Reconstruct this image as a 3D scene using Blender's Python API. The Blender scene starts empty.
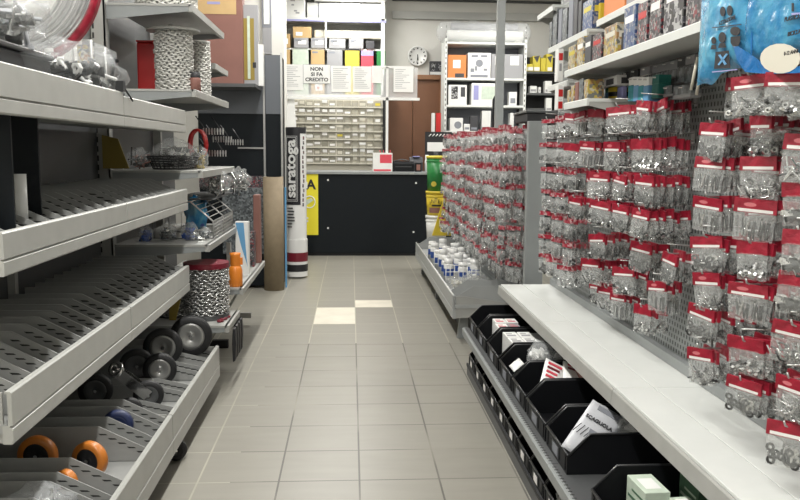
import bpy, bmesh, math, random
from mathutils import Vector, Matrix, noise
random.seed(7)
PI = math.pi
S = bpy.context.scene
COL = S.collection
ORD = ['first', 'second', 'third', 'fourth', 'fifth', 'sixth', 'seventh', 'eighth', 'ninth', 'tenth', 'eleventh',
       'twelfth', 'thirteenth', 'fourteenth']

# ------------------------------------------------------------------ camera
F, H = 800.0, 1.37
YAW, PITCH, ROLL = math.radians(3.535), math.radians(7.097), .008
CM = (Matrix.Rotation(-YAW, 3, 'Z') @ Matrix.Rotation(PI / 2 - PITCH, 3, 'X') @ Matrix.Rotation(ROLL, 3, 'Z'))
cam_d = bpy.data.cameras.new('camera')
cam_d.sensor_width = 36.0
cam_d.lens = 36.0
cam_d.clip_start = .02
cam = bpy.data.objects.new('camera', cam_d)
cam.matrix_world = Matrix.Translation((0, 0, H)) @ CM.to_4x4()
COL.objects.link(cam)
S.camera = cam


def at(px, py, X=None, Y=None, Z=None):
    """survey helper: the point on a known plane of the room that a picture position shows"""
    d = CM @ Vector(((px - 400) / F, (250 - py) / F, -1))
    t = X / d.x if X is not None else (Y / d.y if Y is not None else (Z - H) / d.z)
    return Vector((0, 0, H)) + d * t


def rect(x0, y0, x1, y1, Y):
    a, b = at(x0, y1, Y=Y), at(x1, y0, Y=Y)
    return a.x, b.x, a.z, b.z


# ------------------------------------------------------------------ mesh builder
class MB:
    def __init__(s):
        s.v, s.f, s.m, s.s = [], [], [], []
        s.T = None

    def add(s, vs, fs, mi=0, sm=False):
        b = len(s.v)
        if s.T is not None:
            vs = [s.T @ Vector(p) for p in vs]
        s.v += [tuple(p) for p in vs]
        for f in fs:
            s.f.append([b + i for i in f])
            s.m.append(mi)
            s.s.append(sm)
        return s

    def box(s, x0, x1, y0, y1, z0, z1, mi=0):
        x0, x1 = min(x0, x1), max(x0, x1)
        y0, y1 = min(y0, y1), max(y0, y1)
        z0, z1 = min(z0, z1), max(z0, z1)
        v = [(x0, y0, z0), (x1, y0, z0), (x1, y1, z0), (x0, y1, z0), (x0, y0, z1), (x1, y0, z1), (x1, y1, z1), (x0, y1, z1)]
        return s.add(v, [(0, 3, 2, 1), (4, 5, 6, 7), (0, 1, 5, 4), (1, 2, 6, 5), (2, 3, 7, 6), (3, 0, 4, 7)], mi)

    def prism(s, pts, ax, a, b, mi=0):
        def m(p, t):
            return {'X': (t, p[0], p[1]), 'Y': (p[0], t, p[1]), 'Z': (p[0], p[1], t)}[ax]
        n = len(pts)
        v = [m(p, a) for p in pts] + [m(p, b) for p in pts]
        f = [tuple(range(n)), tuple(range(2 * n - 1, n - 1, -1))]
        f += [(i, i + n, (i + 1) % n + n, (i + 1) % n) for i in range(n)]
        return s.add(v, f, mi)

    def lathe(s, prof, c=(0, 0, 0), n=20, mi=0, sm=True, ax='Z'):
        v, f = [], []
        k = len(prof)
        for i in range(n):
            a = 2 * PI * i / n
            for r, z in prof:
                p = (r * math.cos(a), r * math.sin(a), z)
                if ax == 'Y':
                    p = (p[0], p[2], p[1])
                elif ax == 'X':
                    p = (p[2], p[0], p[1])
                v.append((p[0] + c[0], p[1] + c[1], p[2] + c[2]))
        for i in range(n):
            j = (i + 1) % n
            for q in range(k - 1):
                f.append((i * k + q, j * k + q, j * k + q + 1, i * k + q + 1))
        return s.add(v, f, mi, sm)

    def cyl(s, c, r, z0, z1, n=16, mi=0, ax='Z', r1=None):
        r1 = r if r1 is None else r1
        s.lathe([(0.0001, z0), (r, z0)], c, n, mi, False, ax)
        s.lathe([(r, z0), (r1, z1)], c, n, mi, True, ax)
        return s.lathe([(r1, z1), (0.0001, z1)], c, n, mi, False, ax)

    def tube(s, pts, r, n=6, mi=0, closed=False):
        pts = [Vector(p) for p in pts]
        v, f = [], []
        N = len(pts)
        for i, p in enumerate(pts):
            if closed:
                d = pts[(i + 1) % N] - pts[i - 1]
            else:
                d = pts[min(i + 1, N - 1)] - pts[max(i - 1, 0)]
            d.normalize()
            u = d.cross(Vector((0, 0, 1)))
            if u.length < .1:
                u = d.cross(Vector((0, 1, 0)))
            u.normalize()
            w = d.cross(u)
            for k in range(n):
                a = 2 * PI * k / n
                v.append(p + u * (r * math.cos(a)) + w * (r * math.sin(a)))
        for i in range(N if closed else N - 1):
            j = (i + 1) % N
            for k in range(n):
                f.append((i * n + k, i * n + (k + 1) % n, j * n + (k + 1) % n, j * n + k))
        if not closed:
            f.append(tuple(range(n - 1, -1, -1)))
            f.append(tuple((N - 1) * n + k for k in range(n)))
        return s.add(v, f, mi, True)

    def blob(s, c, rx, ry, rz, nu=14, nv=9, mi=0, amp=0.0, fr=3.0, seed=0, flat=None):
        v, f = [], []
        for j in range(nv + 1):
            t = PI * j / nv
            for i in range(nu):
                a = 2 * PI * i / nu
                d = Vector((math.sin(t) * math.cos(a), math.sin(t) * math.sin(a), math.cos(t)))
                k = 1 + amp * noise.noise(d * fr + Vector((seed * 3.1, seed, -seed)))
                z = d.z * rz * k
                if flat is not None:
                    z = max(z, -flat)
                v.append((c[0] + d.x * rx * k, c[1] + d.y * ry * k, c[2] + z))
        for j in range(nv):
            for i in range(nu):
                f.append((j * nu + i, (j + 1) * nu + i, (j + 1) * nu + (i + 1) % nu, j * nu + (i + 1) % nu))
        return s.add(v, f, mi, True)

    def build(s, name, mats, parent=None, bevel=0, seg=2, label=None, world=True, cat=None, group=None, kind=None):
        if not isinstance(mats, (list, tuple)):
            mats = [mats]
        v = s.v
        loc = Vector((0, 0, 0))
        if parent is not None and world:
            L = parent.get('_w', None)
            off = Vector(L) if L is not None else Vector((0, 0, 0))
            v = [tuple(Vector(p) - off) for p in v]
        elif parent is None:
            xs, ys, zs = [p[0] for p in v], [p[1] for p in v], [p[2] for p in v]
            loc = Vector(((min(xs) + max(xs)) / 2, (min(ys) + max(ys)) / 2, min(zs)))
            v = [tuple(Vector(p) - loc) for p in v]
        me = bpy.data.meshes.new(name)
        me.from_pydata(v, [], s.f)
        for i, p in enumerate(me.polygons):
            p.material_index = s.m[i]
            p.use_smooth = s.s[i]
        bm = bmesh.new()
        bm.from_mesh(me)
        bmesh.ops.recalc_face_normals(bm, faces=bm.faces)
        bm.to_mesh(me)
        bm.free()
        for m in mats:
            me.materials.append(m)
        o = bpy.data.objects.new(name, me)
        COL.objects.link(o)
        o.location = loc
        if parent is not None:
            o.parent = parent
            o['_w'] = parent.get('_w', (0, 0, 0))
        if bevel:
            b = o.modifiers.new('bevel', 'BEVEL')
            b.width = bevel
            b.segments = seg
            b.limit_method = 'ANGLE'
        if label:
            o['label'] = label
        if cat:
            o['category'] = cat
        if group:
            o['group'] = group
        if kind:
            o['kind'] = kind
        return o


def thing(name, label, cat, loc=(0, 0, 0), rz=0, group=None):
    o = bpy.data.objects.new(name, None)
    o.empty_display_size = .05
    COL.objects.link(o)
    o.location = loc
    o.rotation_euler = (0, 0, rz)
    o['label'] = label
    o['category'] = cat
    o['_w'] = tuple(loc)
    if group:
        o['group'] = group
    return o


KIDS = {}


def kids(o):
    if o.name not in KIDS:
        KIDS[o.name] = [(c, [g for g in bpy.data.objects if g.parent == c]) for c in bpy.data.objects if c.parent == o]
    return KIDS[o.name]


def dup(root, loc, rot=None, label=None, group=None, scale=None, drop=(), src=None):
    r = root.copy()
    COL.objects.link(r)
    r.location = loc
    if rot is not None:
        r.rotation_euler = rot if isinstance(rot, (tuple, list)) else (0, 0, rot)
    if scale is not None:
        r.scale = scale
    if label:
        r['label'] = label
    if group:
        r['group'] = group
    for c, gs in kids(root):
        if c.name.split('.')[0] in drop:
            continue
        k = c.copy()
        COL.objects.link(k)
        k.parent = r
        for g in gs:
            q = g.copy()
            COL.objects.link(q)
            q.parent = k
    return r


def text(name, body, size, M, m, parent=None, ext=.0008, align='CENTER', sx=1.0, bold=0.0):
    cu = bpy.data.curves.new(name, 'FONT')
    cu.body = body
    cu.size = size
    cu.align_x = align
    cu.align_y = 'CENTER'
    cu.extrude = ext
    cu.offset = bold
    cu.resolution_u = 3
    t = bpy.data.objects.new('tmp', cu)
    COL.objects.link(t)
    dg = bpy.context.evaluated_depsgraph_get()
    me = bpy.data.meshes.new_from_object(t.evaluated_get(dg))
    bpy.data.objects.remove(t)
    bpy.data.curves.remove(cu)
    me.transform(Matrix.Diagonal((sx, 1, 1, 1)))
    me.transform(M)
    me.name = name
    if parent is not None:
        me.transform(Matrix.Translation(-Vector(parent.get('_w', (0, 0, 0)))))
    me.materials.clear()
    me.materials.append(m)
    o = bpy.data.objects.new(name, me)
    COL.objects.link(o)
    if parent is not None:
        o.parent = parent
    return o


FACE_CAM = Matrix(((1, 0, 0), (0, 0, -1), (0, 1, 0))).to_4x4()   # text plane: x right, up = Z, facing -Y


def tm(x, y, z, R=None):
    return Matrix.Translation((x, y, z)) @ (R if R is not None else FACE_CAM)


# ------------------------------------------------------------------ materials
def newmat(name):
    m = bpy.data.materials.new(name)
    m.use_nodes = True
    nt = m.node_tree
    return m, nt, nt.nodes['Principled BSDF'], nt.nodes['Material Output']


def mat(name, col, rough=.5, metal=0.0, var=0.0, vs=8.0, bump=0.0, bs=40.0, spec=.5, alpha=1.0, coat=0.0, emit=0.0):
    m, nt, b, out = newmat(name)
    c = (*col, 1)
    b.inputs['Base Color'].default_value = c
    b.inputs['Roughness'].default_value = rough
    b.inputs['Metallic'].default_value = metal
    b.inputs['Specular IOR Level'].default_value = spec
    b.inputs['Alpha'].default_value = alpha
    b.inputs['Coat Weight'].default_value = coat
    if emit:
        b.inputs['Emission Color'].default_value = c
        b.inputs['Emission Strength'].default_value = emit
    tc = nt.nodes.new('ShaderNodeTexCoord')
    if var:
        n = nt.nodes.new('ShaderNodeTexNoise')
        n.inputs['Scale'].default_value = vs
        n.inputs['Detail'].default_value = 5
        r = nt.nodes.new('ShaderNodeMapRange')
        r.inputs[1].default_value = .3
        r.inputs[2].default_value = .7
        r.inputs[3].default_value = 1 - var
        r.inputs[4].default_value = 1 + var
        mx = nt.nodes.new('ShaderNodeVectorMath')
        mx.operation = 'SCALE'
        mx.inputs[0].default_value = col
        nt.links.new(tc.outputs['Object'], n.inputs['Vector'])
        nt.links.new(n.outputs['Fac'], r.inputs[0])
        nt.links.new(r.outputs[0], mx.inputs['Scale'])
        nt.links.new(mx.outputs[0], b.inputs['Base Color'])
    if bump:
        n2 = nt.nodes.new('ShaderNodeTexNoise')
        n2.inputs['Scale'].default_value = bs
        n2.inputs['Detail'].default_value = 3
        bp = nt.nodes.new('ShaderNodeBump')
        bp.inputs['Strength'].default_value = bump
        bp.inputs['Distance'].default_value = .01
        nt.links.new(tc.outputs['Object'], n2.inputs['Vector'])
        nt.links.new(n2.outputs['Fac'], bp.inputs['Height'])
        nt.links.new(bp.outputs[0], b.inputs['Normal'])
    return m


def film(name, col, fac, rough=.12, bump=.8, bs=45.0):
    """thin clear or tinted plastic film with a crumpled gloss"""
    m, nt, b, out = newmat(name)
    b.inputs['Base Color'].default_value = (*col, 1)
    b.inputs['Roughness'].default_value = rough
    tr = nt.nodes.new('ShaderNodeBsdfTransparent')
    mix = nt.nodes.new('ShaderNodeMixShader')
    mix.inputs[0].default_value = fac
    tc = nt.nodes.new('ShaderNodeTexCoord')
    n2 = nt.nodes.new('ShaderNodeTexNoise')
    n2.inputs['Scale'].default_value = bs
    n2.inputs['Detail'].default_value = 4
    bp = nt.nodes.new('ShaderNodeBump')
    bp.inputs['Strength'].default_value = bump
    bp.inputs['Distance'].default_value = .015
    nt.links.new(tc.outputs['Object'], n2.inputs['Vector'])
    nt.links.new(n2.outputs['Fac'], bp.inputs['Height'])
    nt.links.new(bp.outputs[0], b.inputs['Normal'])
    nt.links.new(tr.outputs[0], mix.inputs[1])
    nt.links.new(b.outputs[0], mix.inputs[2])
    nt.links.new(mix.outputs[0], out.inputs['Surface'])
    return m


def math_node(nt, op, a, b=None):
    n = nt.nodes.new('ShaderNodeMath')
    n.operation = op
    for i, x in enumerate((a, b)):
        if x is None:
            continue
        if isinstance(x, (int, float)):
            n.inputs[i].default_value = x
        else:
            nt.links.new(x, n.inputs[i])
    return n.outputs[0]


def tile_mat():
    m, nt, b, out = newmat('floor_tiles')
    tc = nt.nodes.new('ShaderNodeTexCoord')
    sp = nt.nodes.new('ShaderNodeSeparateXYZ')
    nt.links.new(tc.outputs['Object'], sp.inputs[0])
    sx, sy = .335, .337
    u = math_node(nt, 'DIVIDE', math_node(nt, 'ADD', sp.outputs[0], 50 * sx - .036), sx)
    v = math_node(nt, 'DIVIDE', math_node(nt, 'ADD', sp.outputs[1], 50 * sy - 3.205), sy)

    def edge(w):
        fr = math_node(nt, 'FRACT', w)
        return math_node(nt, 'MINIMUM', fr, math_node(nt, 'SUBTRACT', 1.0, fr))
    eu, ev = edge(u), edge(v)
    gu = math_node(nt, 'LESS_THAN', eu, .0115)
    gv = math_node(nt, 'LESS_THAN', ev, .0105)
    g = math_node(nt, 'MAXIMUM', gu, gv)
    cb = nt.nodes.new('ShaderNodeCombineXYZ')
    nt.links.new(math_node(nt, 'FLOOR', u), cb.inputs[0])
    nt.links.new(math_node(nt, 'FLOOR', v), cb.inputs[1])
    wn = nt.nodes.new('ShaderNodeTexWhiteNoise')
    nt.links.new(cb.outputs[0], wn.inputs['Vector'])
    ns = nt.nodes.new('ShaderNodeTexNoise')
    ns.inputs['Scale'].default_value = 3.0
    ns.inputs['Detail'].default_value = 8
    mp = nt.nodes.new('ShaderNodeMapping')
    mp.inputs['Scale'].default_value = (1, 5, 1)
    nt.links.new(tc.outputs['Object'], mp.inputs[0])
    nt.links.new(mp.outputs[0], ns.inputs['Vector'])
    k = math_node(nt, 'ADD', math_node(nt, 'MULTIPLY', wn.outputs['Value'], .06), math_node(nt, 'MULTIPLY', ns.outputs['Fac'], .22))
    k = math_node(nt, 'ADD', k, .84)
    cs = nt.nodes.new('ShaderNodeVectorMath')
    cs.operation = 'SCALE'
    cs.inputs[0].default_value = (.268, .256, .220)
    nt.links.new(k, cs.inputs['Scale'])
    # the grout is dark with dirt, rubbed pale along the left and towards the counter
    gr = nt.nodes.new('ShaderNodeValToRGB')
    gr.color_ramp.elements[0].position = .42
    gr.color_ramp.elements[0].color = (.085, .08, .068, 1)
    gr.color_ramp.elements[1].position = .60
    gr.color_ramp.elements[1].color = (.40, .38, .31, 1)
    n3 = nt.nodes.new('ShaderNodeTexNoise')
    n3.inputs['Scale'].default_value = 1.6
    nt.links.new(tc.outputs['Object'], n3.inputs['Vector'])
    w1 = math_node(nt, 'MULTIPLY', math_node(nt, 'GREATER_THAN', sp.outputs[1], 5.6), .22)
    w2 = math_node(nt, 'MULTIPLY', math_node(nt, 'LESS_THAN', sp.outputs[0], -.5), .16)
    gf = math_node(nt, 'ADD', math_node(nt, 'MULTIPLY', n3.outputs['Fac'], .5), math_node(nt, 'ADD', math_node(nt, 'MAXIMUM', w1, w2), .17))
    nt.links.new(gf, gr.inputs[0])
    mx = nt.nodes.new('ShaderNodeMix')
    mx.data_type = 'RGBA'
    nt.links.new(g, mx.inputs['Factor'])
    nt.links.new(cs.outputs[0], mx.inputs['A'])
    nt.links.new(gr.outputs[0], mx.inputs['B'])
    nt.links.new(mx.outputs['Result'], b.inputs['Base Color'])
    b.inputs['Roughness'].default_value = .38
    bp = nt.nodes.new('ShaderNodeBump')
    bp.inputs['Strength'].default_value = .25
    bp.inputs['Distance'].default_value = .003
    nt.links.new(math_node(nt, 'SUBTRACT', 1.0, g), bp.inputs['Height'])
    nt.links.new(bp.outputs[0], b.inputs['Normal'])
    return m


def peg_mat():
    m, nt, b, out = newmat('pegboard_steel')
    tc = nt.nodes.new('ShaderNodeTexCoord')
    sp = nt.nodes.new('ShaderNodeSeparateXYZ')
    nt.links.new(tc.outputs['Object'], sp.inputs[0])
    y = math_node(nt, 'DIVIDE', math_node(nt, 'ADD', sp.outputs[1], 20), .025)
    z = math_node(nt, 'DIVIDE', math_node(nt, 'ADD', sp.outputs[2], 20), .025)
    # staggered rows of slots
    y2 = math_node(nt, 'ADD', y, math_node(nt, 'MULTIPLY', math_node(nt, 'MODULO', math_node(nt, 'FLOOR', z), 2), .5))
    fy = math_node(nt, 'ABSOLUTE', math_node(nt, 'SUBTRACT', math_node(nt, 'FRACT', y2), .5))
    fz = math_node(nt, 'ABSOLUTE', math_node(nt, 'SUBTRACT', math_node(nt, 'FRACT', z), .5))
    h = math_node(nt, 'MULTIPLY', math_node(nt, 'LESS_THAN', fy, .2), math_node(nt, 'LESS_THAN', fz, .3))
    mx = nt.nodes.new('ShaderNodeMix')
    mx.data_type = 'RGBA'
    mx.inputs['A'].default_value = (.235, .25, .245, 1)
    mx.inputs['B'].default_value = (.02, .022, .022, 1)
    nt.links.new(h, mx.inputs['Factor'])
    nt.links.new(mx.outputs['Result'], b.inputs['Base Color'])
    b.inputs['Roughness'].default_value = .45
    return m


def speck_mat(name, cols, scale, rough=.3, metal=0.0):
    """small many-coloured print"""
    m, nt, b, out = newmat(name)
    tc = nt.nodes.new('ShaderNodeTexCoord')
    n = nt.nodes.new('ShaderNodeTexVoronoi')
    n.inputs['Scale'].default_value = scale
    n.distance = 'CHEBYCHEV'
    nt.links.new(tc.outputs['Object'], n.inputs['Vector'])
    sp = nt.nodes.new('ShaderNodeSeparateColor')
    nt.links.new(n.outputs['Color'], sp.inputs[0])
    r = nt.nodes.new('ShaderNodeValToRGB')
    r.color_ramp.interpolation = 'CONSTANT'
    while len(r.color_ramp.elements) < len(cols):
        r.color_ramp.elements.new(.5)
    for i, c in enumerate(cols):
        r.color_ramp.elements[i].position = i / len(cols)
        r.color_ramp.elements[i].color = (*c, 1)
    nt.links.new(sp.outputs[0], r.inputs[0])
    nt.links.new(r.outputs[0], b.inputs['Base Color'])
    b.inputs['Roughness'].default_value = rough
    b.inputs['Metallic'].default_value = metal
    return m


M = {}
M['floor'] = tile_mat()
M['whitetile'] = mat('pale_tile', (.66, .62, .52), .4, var=.08, vs=5)
M['wall'] = mat('plaster', (.66, .65, .61), .85, var=.04, vs=2)
M['wallgrey'] = mat('grey_plaster', (.42, .42, .40), .85, var=.05, vs=2)
M['ceil'] = mat('ceiling_paint', (.6, .6, .58), .9)
M['steel'] = mat('painted_steel', (.36, .36, .34), .42, var=.05, vs=14)
M['steel2'] = mat('pale_painted_steel', (.41, .41, .385), .4, var=.05, vs=14)
M['divider'] = mat('grey_divider_steel', (.30, .303, .294), .42, var=.06, vs=10)
M['slot'] = mat('slot_dark', (.02, .02, .02), .8)
M['whiteshelf'] = mat('white_shelf_steel', (.68, .695, .67), .38, var=.03, vs=9)
M['traygrey'] = mat('tray_grey_steel', (.36, .37, .365), .4, var=.04)
M['grey'] = mat('mid_grey_steel', (.26, .275, .275), .4, var=.04, vs=9)
M['dgrey'] = mat('dark_grey_steel', (.075, .078, .08), .45, var=.06)
M['peg'] = peg_mat()
M['black'] = mat('black_plastic', (.006, .0065, .008), .45, bump=.05, bs=60, spec=.22)
M['blackrim'] = mat('worn_black_plastic', (.02, .021, .023), .3)
M['blackmatt'] = mat('matt_black', (.012, .012, .014), .6)
M['navy'] = mat('blue_black_panel', (.007, .0095, .012), .5, spec=.18)
M['slate'] = mat('slate_grey_panel', (.11, .12, .135), .45)
M['red'] = mat('red_card', (.30, .012, .030), .38, var=.25, vs=30, bump=.5, bs=45)
M['redlite'] = mat('pink_print', (.58, .16, .18), .45)
M['label'] = mat('white_label', (.78, .76, .74), .5)
M['white'] = mat('white_paper', (.78, .78, .76), .55, var=.03, vs=6)
M['whitep'] = mat('white_plastic', (.75, .75, .73), .3)
M['film'] = film('clear_film', (.70, .72, .71), .20, rough=.08)
M['filmlow'] = film('bag_film', (.72, .74, .73), .235, rough=.07, bump=1.0, bs=70)
M['filmc'] = film('crumpled_film', (.68, .70, .71), .24, rough=.10, bump=1.0, bs=18)
M['filmw'] = film('milky_film', (.66, .68, .69), .30, rough=.12, bs=22)
M['bluefilm'] = film('blue_film', (.09, .42, .64), .74, rough=.16, bump=.9, bs=16)
M['bolt'] = mat('zinc_steel', (.72, .73, .72), .22, metal=.9, var=.35, vs=90)
M['chrome'] = mat('chrome', (.72, .72, .71), .15, metal=1.0)
M['wire'] = mat('zinc_wire', (.5, .5, .49), .3, metal=.8)
M['boltdark'] = mat('blackened_steel', (.05, .05, .05), .35, metal=.4)
M['rubber'] = mat('black_rubber', (.010, .010, .011), .55)
M['hub'] = mat('galvanised_hub', (.36, .36, .35), .35, metal=.7)
M['orange'] = mat('orange_polyurethane', (.52, .17, .025), .35, var=.1)
M['orangep'] = mat('orange_plastic', (.72, .22, .025), .35)
M['bluewheel'] = mat('blue_rubber', (.015, .025, .08), .45)
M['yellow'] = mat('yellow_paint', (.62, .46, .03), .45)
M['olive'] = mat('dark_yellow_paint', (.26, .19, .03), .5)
M['ysign'] = mat('yellow_sign', (.76, .66, .03), .5)
M['brown'] = mat('brown_door_wood', (.23, .105, .055), .45, var=.08, vs=3)
M['brownframe'] = mat('brown_frame_wood', (.30, .15, .075), .5, var=.1, vs=5)
M['card'] = mat('brown_cardboard', (.235, .185, .12), .75, var=.06, vs=20)
M['carton'] = mat('kraft_carton', (.50, .34, .16), .7, var=.05)
M['pink'] = mat('salmon_board', (.22, .10, .08), .6, var=.05)
M['green'] = mat('green_plastic', (.02, .19, .045), .35)
M['teal'] = mat('teal_cloth', (.05, .30, .36), .7, var=.2, vs=20)
M['tealdark'] = mat('dark_teal', (.01, .12, .10), .6)
M['blue'] = mat('blue_plastic', (.03, .08, .30), .4)
M['bluelt'] = mat('light_blue_print', (.12, .32, .55), .5)
M['redp'] = mat('red_plastic', (.5, .02, .02), .4)
M['darkred'] = mat('dark_red_plastic', (.16, .01, .022), .4)
M['orangebox'] = mat('orange_carton', (.66, .22, .06), .55)
M['greybox'] = mat('grey_carton', (.30, .30, .31), .6)
M['dbox'] = mat('dark_print', (.05, .05, .055), .5)
M['yellowbox'] = mat('yellow_carton', (.58, .48, .05), .5)
M['cream'] = mat('cream_plastic', (.62, .59, .50), .45)
M['drawer'] = film('clear_drawer', (.62, .59, .48), .42, rough=.15, bump=.1)
M['plexi'] = film('plexiglass', (.82, .83, .83), .30, rough=.08, bump=0.0)
M['greenwhite'] = mat('pale_green_carton', (.52, .60, .50), .5, var=.1, vs=20)
M['greenprint'] = mat('green_print', (.08, .16, .10), .5)
M['bag'] = mat('silver_bag', (.52, .53, .56), .35, bump=.3, bs=25)
M['print'] = mat('black_print', (.015, .015, .018), .5)
M['lilac'] = mat('lilac_print', (.30, .30, .55), .5)
M['pinkred'] = mat('pink_red_card', (.62, .06, .09), .5)
M['lamp'] = mat('lamp_tube', (1, .98, .93), .5, emit=9.0)
M['parts'] = speck_mat('small_parts_mix', [(.62, .60, .52), (.30, .29, .25), (.72, .71, .64), (.12, .115, .10), (.52, .50, .42)], 60)
M['redprint'] = speck_mat('red_printed_card', [(.30, .012, .03), (.40, .13, .15), (.18, .01, .02), (.33, .02, .04), (.48, .33, .33)], 80, .4)
M['photo'] = speck_mat('photo_print', [(.02, .02, .025), (.24, .24, .25), (.05, .05, .06), (.40, .40, .40), (.02, .02, .02)], 60)
M['packprint'] = speck_mat('pack_print', [(.02, .02, .025), (.12, .12, .13), (.22, .03, .04), (.30, .29, .28), (.06, .06, .07), (.03, .03, .035)], 110)
M['packblue'] = speck_mat('pack_print_blue', [(.02, .05, .17), (.28, .28, .3), (.04, .08, .2), (.08, .13, .22)], 90)
M['packyel'] = speck_mat('pack_print_yellow', [(.42, .32, .07), (.45, .42, .34), (.35, .2, .08), (.14, .14, .13)], 80)
M['clearparts'] = speck_mat('cleargrey_print', [(.07, .08, .085), (.18, .20, .21), (.11, .12, .13), (.04, .045, .05)], 60)
M['lettergrey'] = mat('grey_print', (.22, .23, .26), .6)

M['bluefold'] = film('blue_film_folded', (.02, .17, .46), .8, rough=.16, bump=.9, bs=16)
# the sack is doubled over in places, so its blue is uneven
nt_ = M['bluefilm'].node_tree
n_ = nt_.nodes.new('ShaderNodeTexNoise')
n_.inputs['Scale'].default_value = 7
n_.inputs['Detail'].default_value = 4
n_.inputs['Distortion'].default_value = 1.5
r_ = nt_.nodes.new('ShaderNodeValToRGB')
r_.color_ramp.elements[0].position = .36
r_.color_ramp.elements[0].color = (.025, .22, .48, 1)
r_.color_ramp.elements[1].position = .62
r_.color_ramp.elements[1].color = (.13, .46, .66, 1)
c_ = nt_.nodes.new('ShaderNodeTexCoord')
nt_.links.new(c_.outputs['Object'], n_.inputs['Vector'])
nt_.links.new(n_.outputs['Fac'], r_.inputs[0])
nt_.links.new(r_.outputs[0], nt_.nodes['Principled BSDF'].inputs['Base Color'])

# ------------------------------------------------------------------ the room
def struct(name, mb, m, bevel=0):
    return mb.build(name, m, bevel=bevel, kind='structure')


o = MB().add([(-2.05, -1.6, 0), (3.3, -1.6, 0), (3.3, 12, 0), (-2.05, 12, 0)], [(0, 1, 2, 3)])
fl = bpy.data.meshes.new('floor')
fl.from_pydata(o.v, [], o.f)
fl.materials.append(M['floor'])
flo = bpy.data.objects.new('floor', fl)
COL.objects.link(flo)
flo['kind'] = 'structure'
CZ = 3.62
struct('ceiling', MB().box(-2.15, 3.35, -1.65, 12.05, CZ, CZ + .05), M['ceil'])
struct('wall_back', MB().box(-2.1, 3.35, 12, 12.1, 0, CZ), M['wall'])
struct('wall_left', MB().box(-2.15, -2.05, -1.6, 12, 0, CZ), M['wall'])
struct('wall_right', MB().box(3.3, 3.4, -1.6, 12, 0, CZ), M['wall'])
struct('wall_front', MB().box(-2.1, 3.35, -1.7, -1.6, 0, CZ), M['wall'])
za, zb_ = at(470, 19.5, Y=11.9).z, at(470, 12, Y=11.9).z
struct('trim_1', MB().box(.6, 3.3, 11.93, 12, za, zb_), M['wallgrey'])
zc = at(470, 1.2, Y=11.9).z
struct('trim_2', MB().box(.6, 3.3, 11.95, 12, zc, zc + .03), M['dgrey'])
# two double-length pale replacement tiles
tb = MB().box(.036 - .335 + .003, .036 - .003, 3.205 + .337 * 9 + .003, 3.205 + .337 * 11 - .003, -.01, .0008)
struct('trim_3', tb, M['whitetile'])
tb = MB().box(.036 + .003, .036 + .335 - .003, 3.205 + .337 * 11 + .003, 3.205 + .337 * 12 - .003, -.01, .0008)
struct('trim_4', tb, M['whitetile'])

# door in the back wall, double leaf
x0, x1, z0, z1 = rect(376, 80, 440, 150, 11.93)
d = thing('door_1', '', 'door', ((x0 + x1) / 2, 11.95, 0))
del d['label'], d['category']
d['kind'] = 'structure'
xm = at(413, 100, Y=11.93).x
MB().box(x0 - .06, x0, 11.9, 12, 0, z1 + .07).box(x1, x1 + .07, 11.9, 12, 0, z1 + .07).box(x0, x1, 11.9, 12, z1, z1 + .07).build('door_frame', M['brownframe'], d, bevel=.008)
MB().box(x0, xm - .003, 11.95, 11.995, .01, z1).build('door_leaf', M['brown'], d, bevel=.004)
MB().box(xm + .003, x1, 11.95, 11.995, .01, z1).build('door_leaf', M['brown'], d, bevel=.004)
hd = MB().tube([(xm + .09, 11.95, 1.05), (xm + .09, 11.9, 1.05), (xm + .20, 11.9, 1.05)], .009)
hd.build('door_handle', M['chrome'], d)

# white pillar at the back left
struct('wall_inner', MB().box(-2.05, at(284, 40, Y=8.9).x, 8.9, 9.25, 0, CZ), M['wall'])

# ceiling lights (long fluorescent battens over the aisle)
LIGHTS = [(-.45, -.6, 1.3), (-.45, 1.0, 1.2), (-.5, 2.8, 1.0), (-.5, 4.6, 1.0), (-.5, 6.6, 1.0), (-.4, 8.7, 1.1), (.0, 10.9, 1.1), (2.2, 3.5, .5), (2.2, 6.5, 1.1), (2.1, 9.8, 1.3)]
for i, (lx, ly, k) in enumerate(LIGHTS):
    t = thing('ceiling_light', 'white fluorescent batten on the ceiling, %s along the shop' % ORD[i], 'light', (lx, ly, CZ - .07), 0, 'fluorescent battens on the ceiling')
    MB().box(lx - .06, lx + .06, ly - .62, ly + .62, CZ - .05, CZ).build('housing', M['whitep'], t, bevel=.01)
    for sx in (-.03, .03):
        MB().cyl((lx + sx, ly, CZ - .065), .013, -.59, .59, 10, 0, 'Y').build('tube', M['lamp'], t)
    L = bpy.data.lights.new('batten_lamp', 'AREA')
    L.shape = 'RECTANGLE'
    L.size, L.size_y = .12, 1.2
    L.energy = 46 * k
    L.color = (1, .985, .945)
    lo = bpy.data.objects.new('batten_lamp', L)
    COL.objects.link(lo)
    lo.location = (lx, ly, CZ - .085)
W_ = bpy.data.worlds.new('world')
W_.use_nodes = True
W_.node_tree.nodes['Background'].inputs[0].default_value = (.8, .85, .9, 1)
W_.node_tree.nodes['Background'].inputs[1].default_value = .25
S.world = W_

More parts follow.
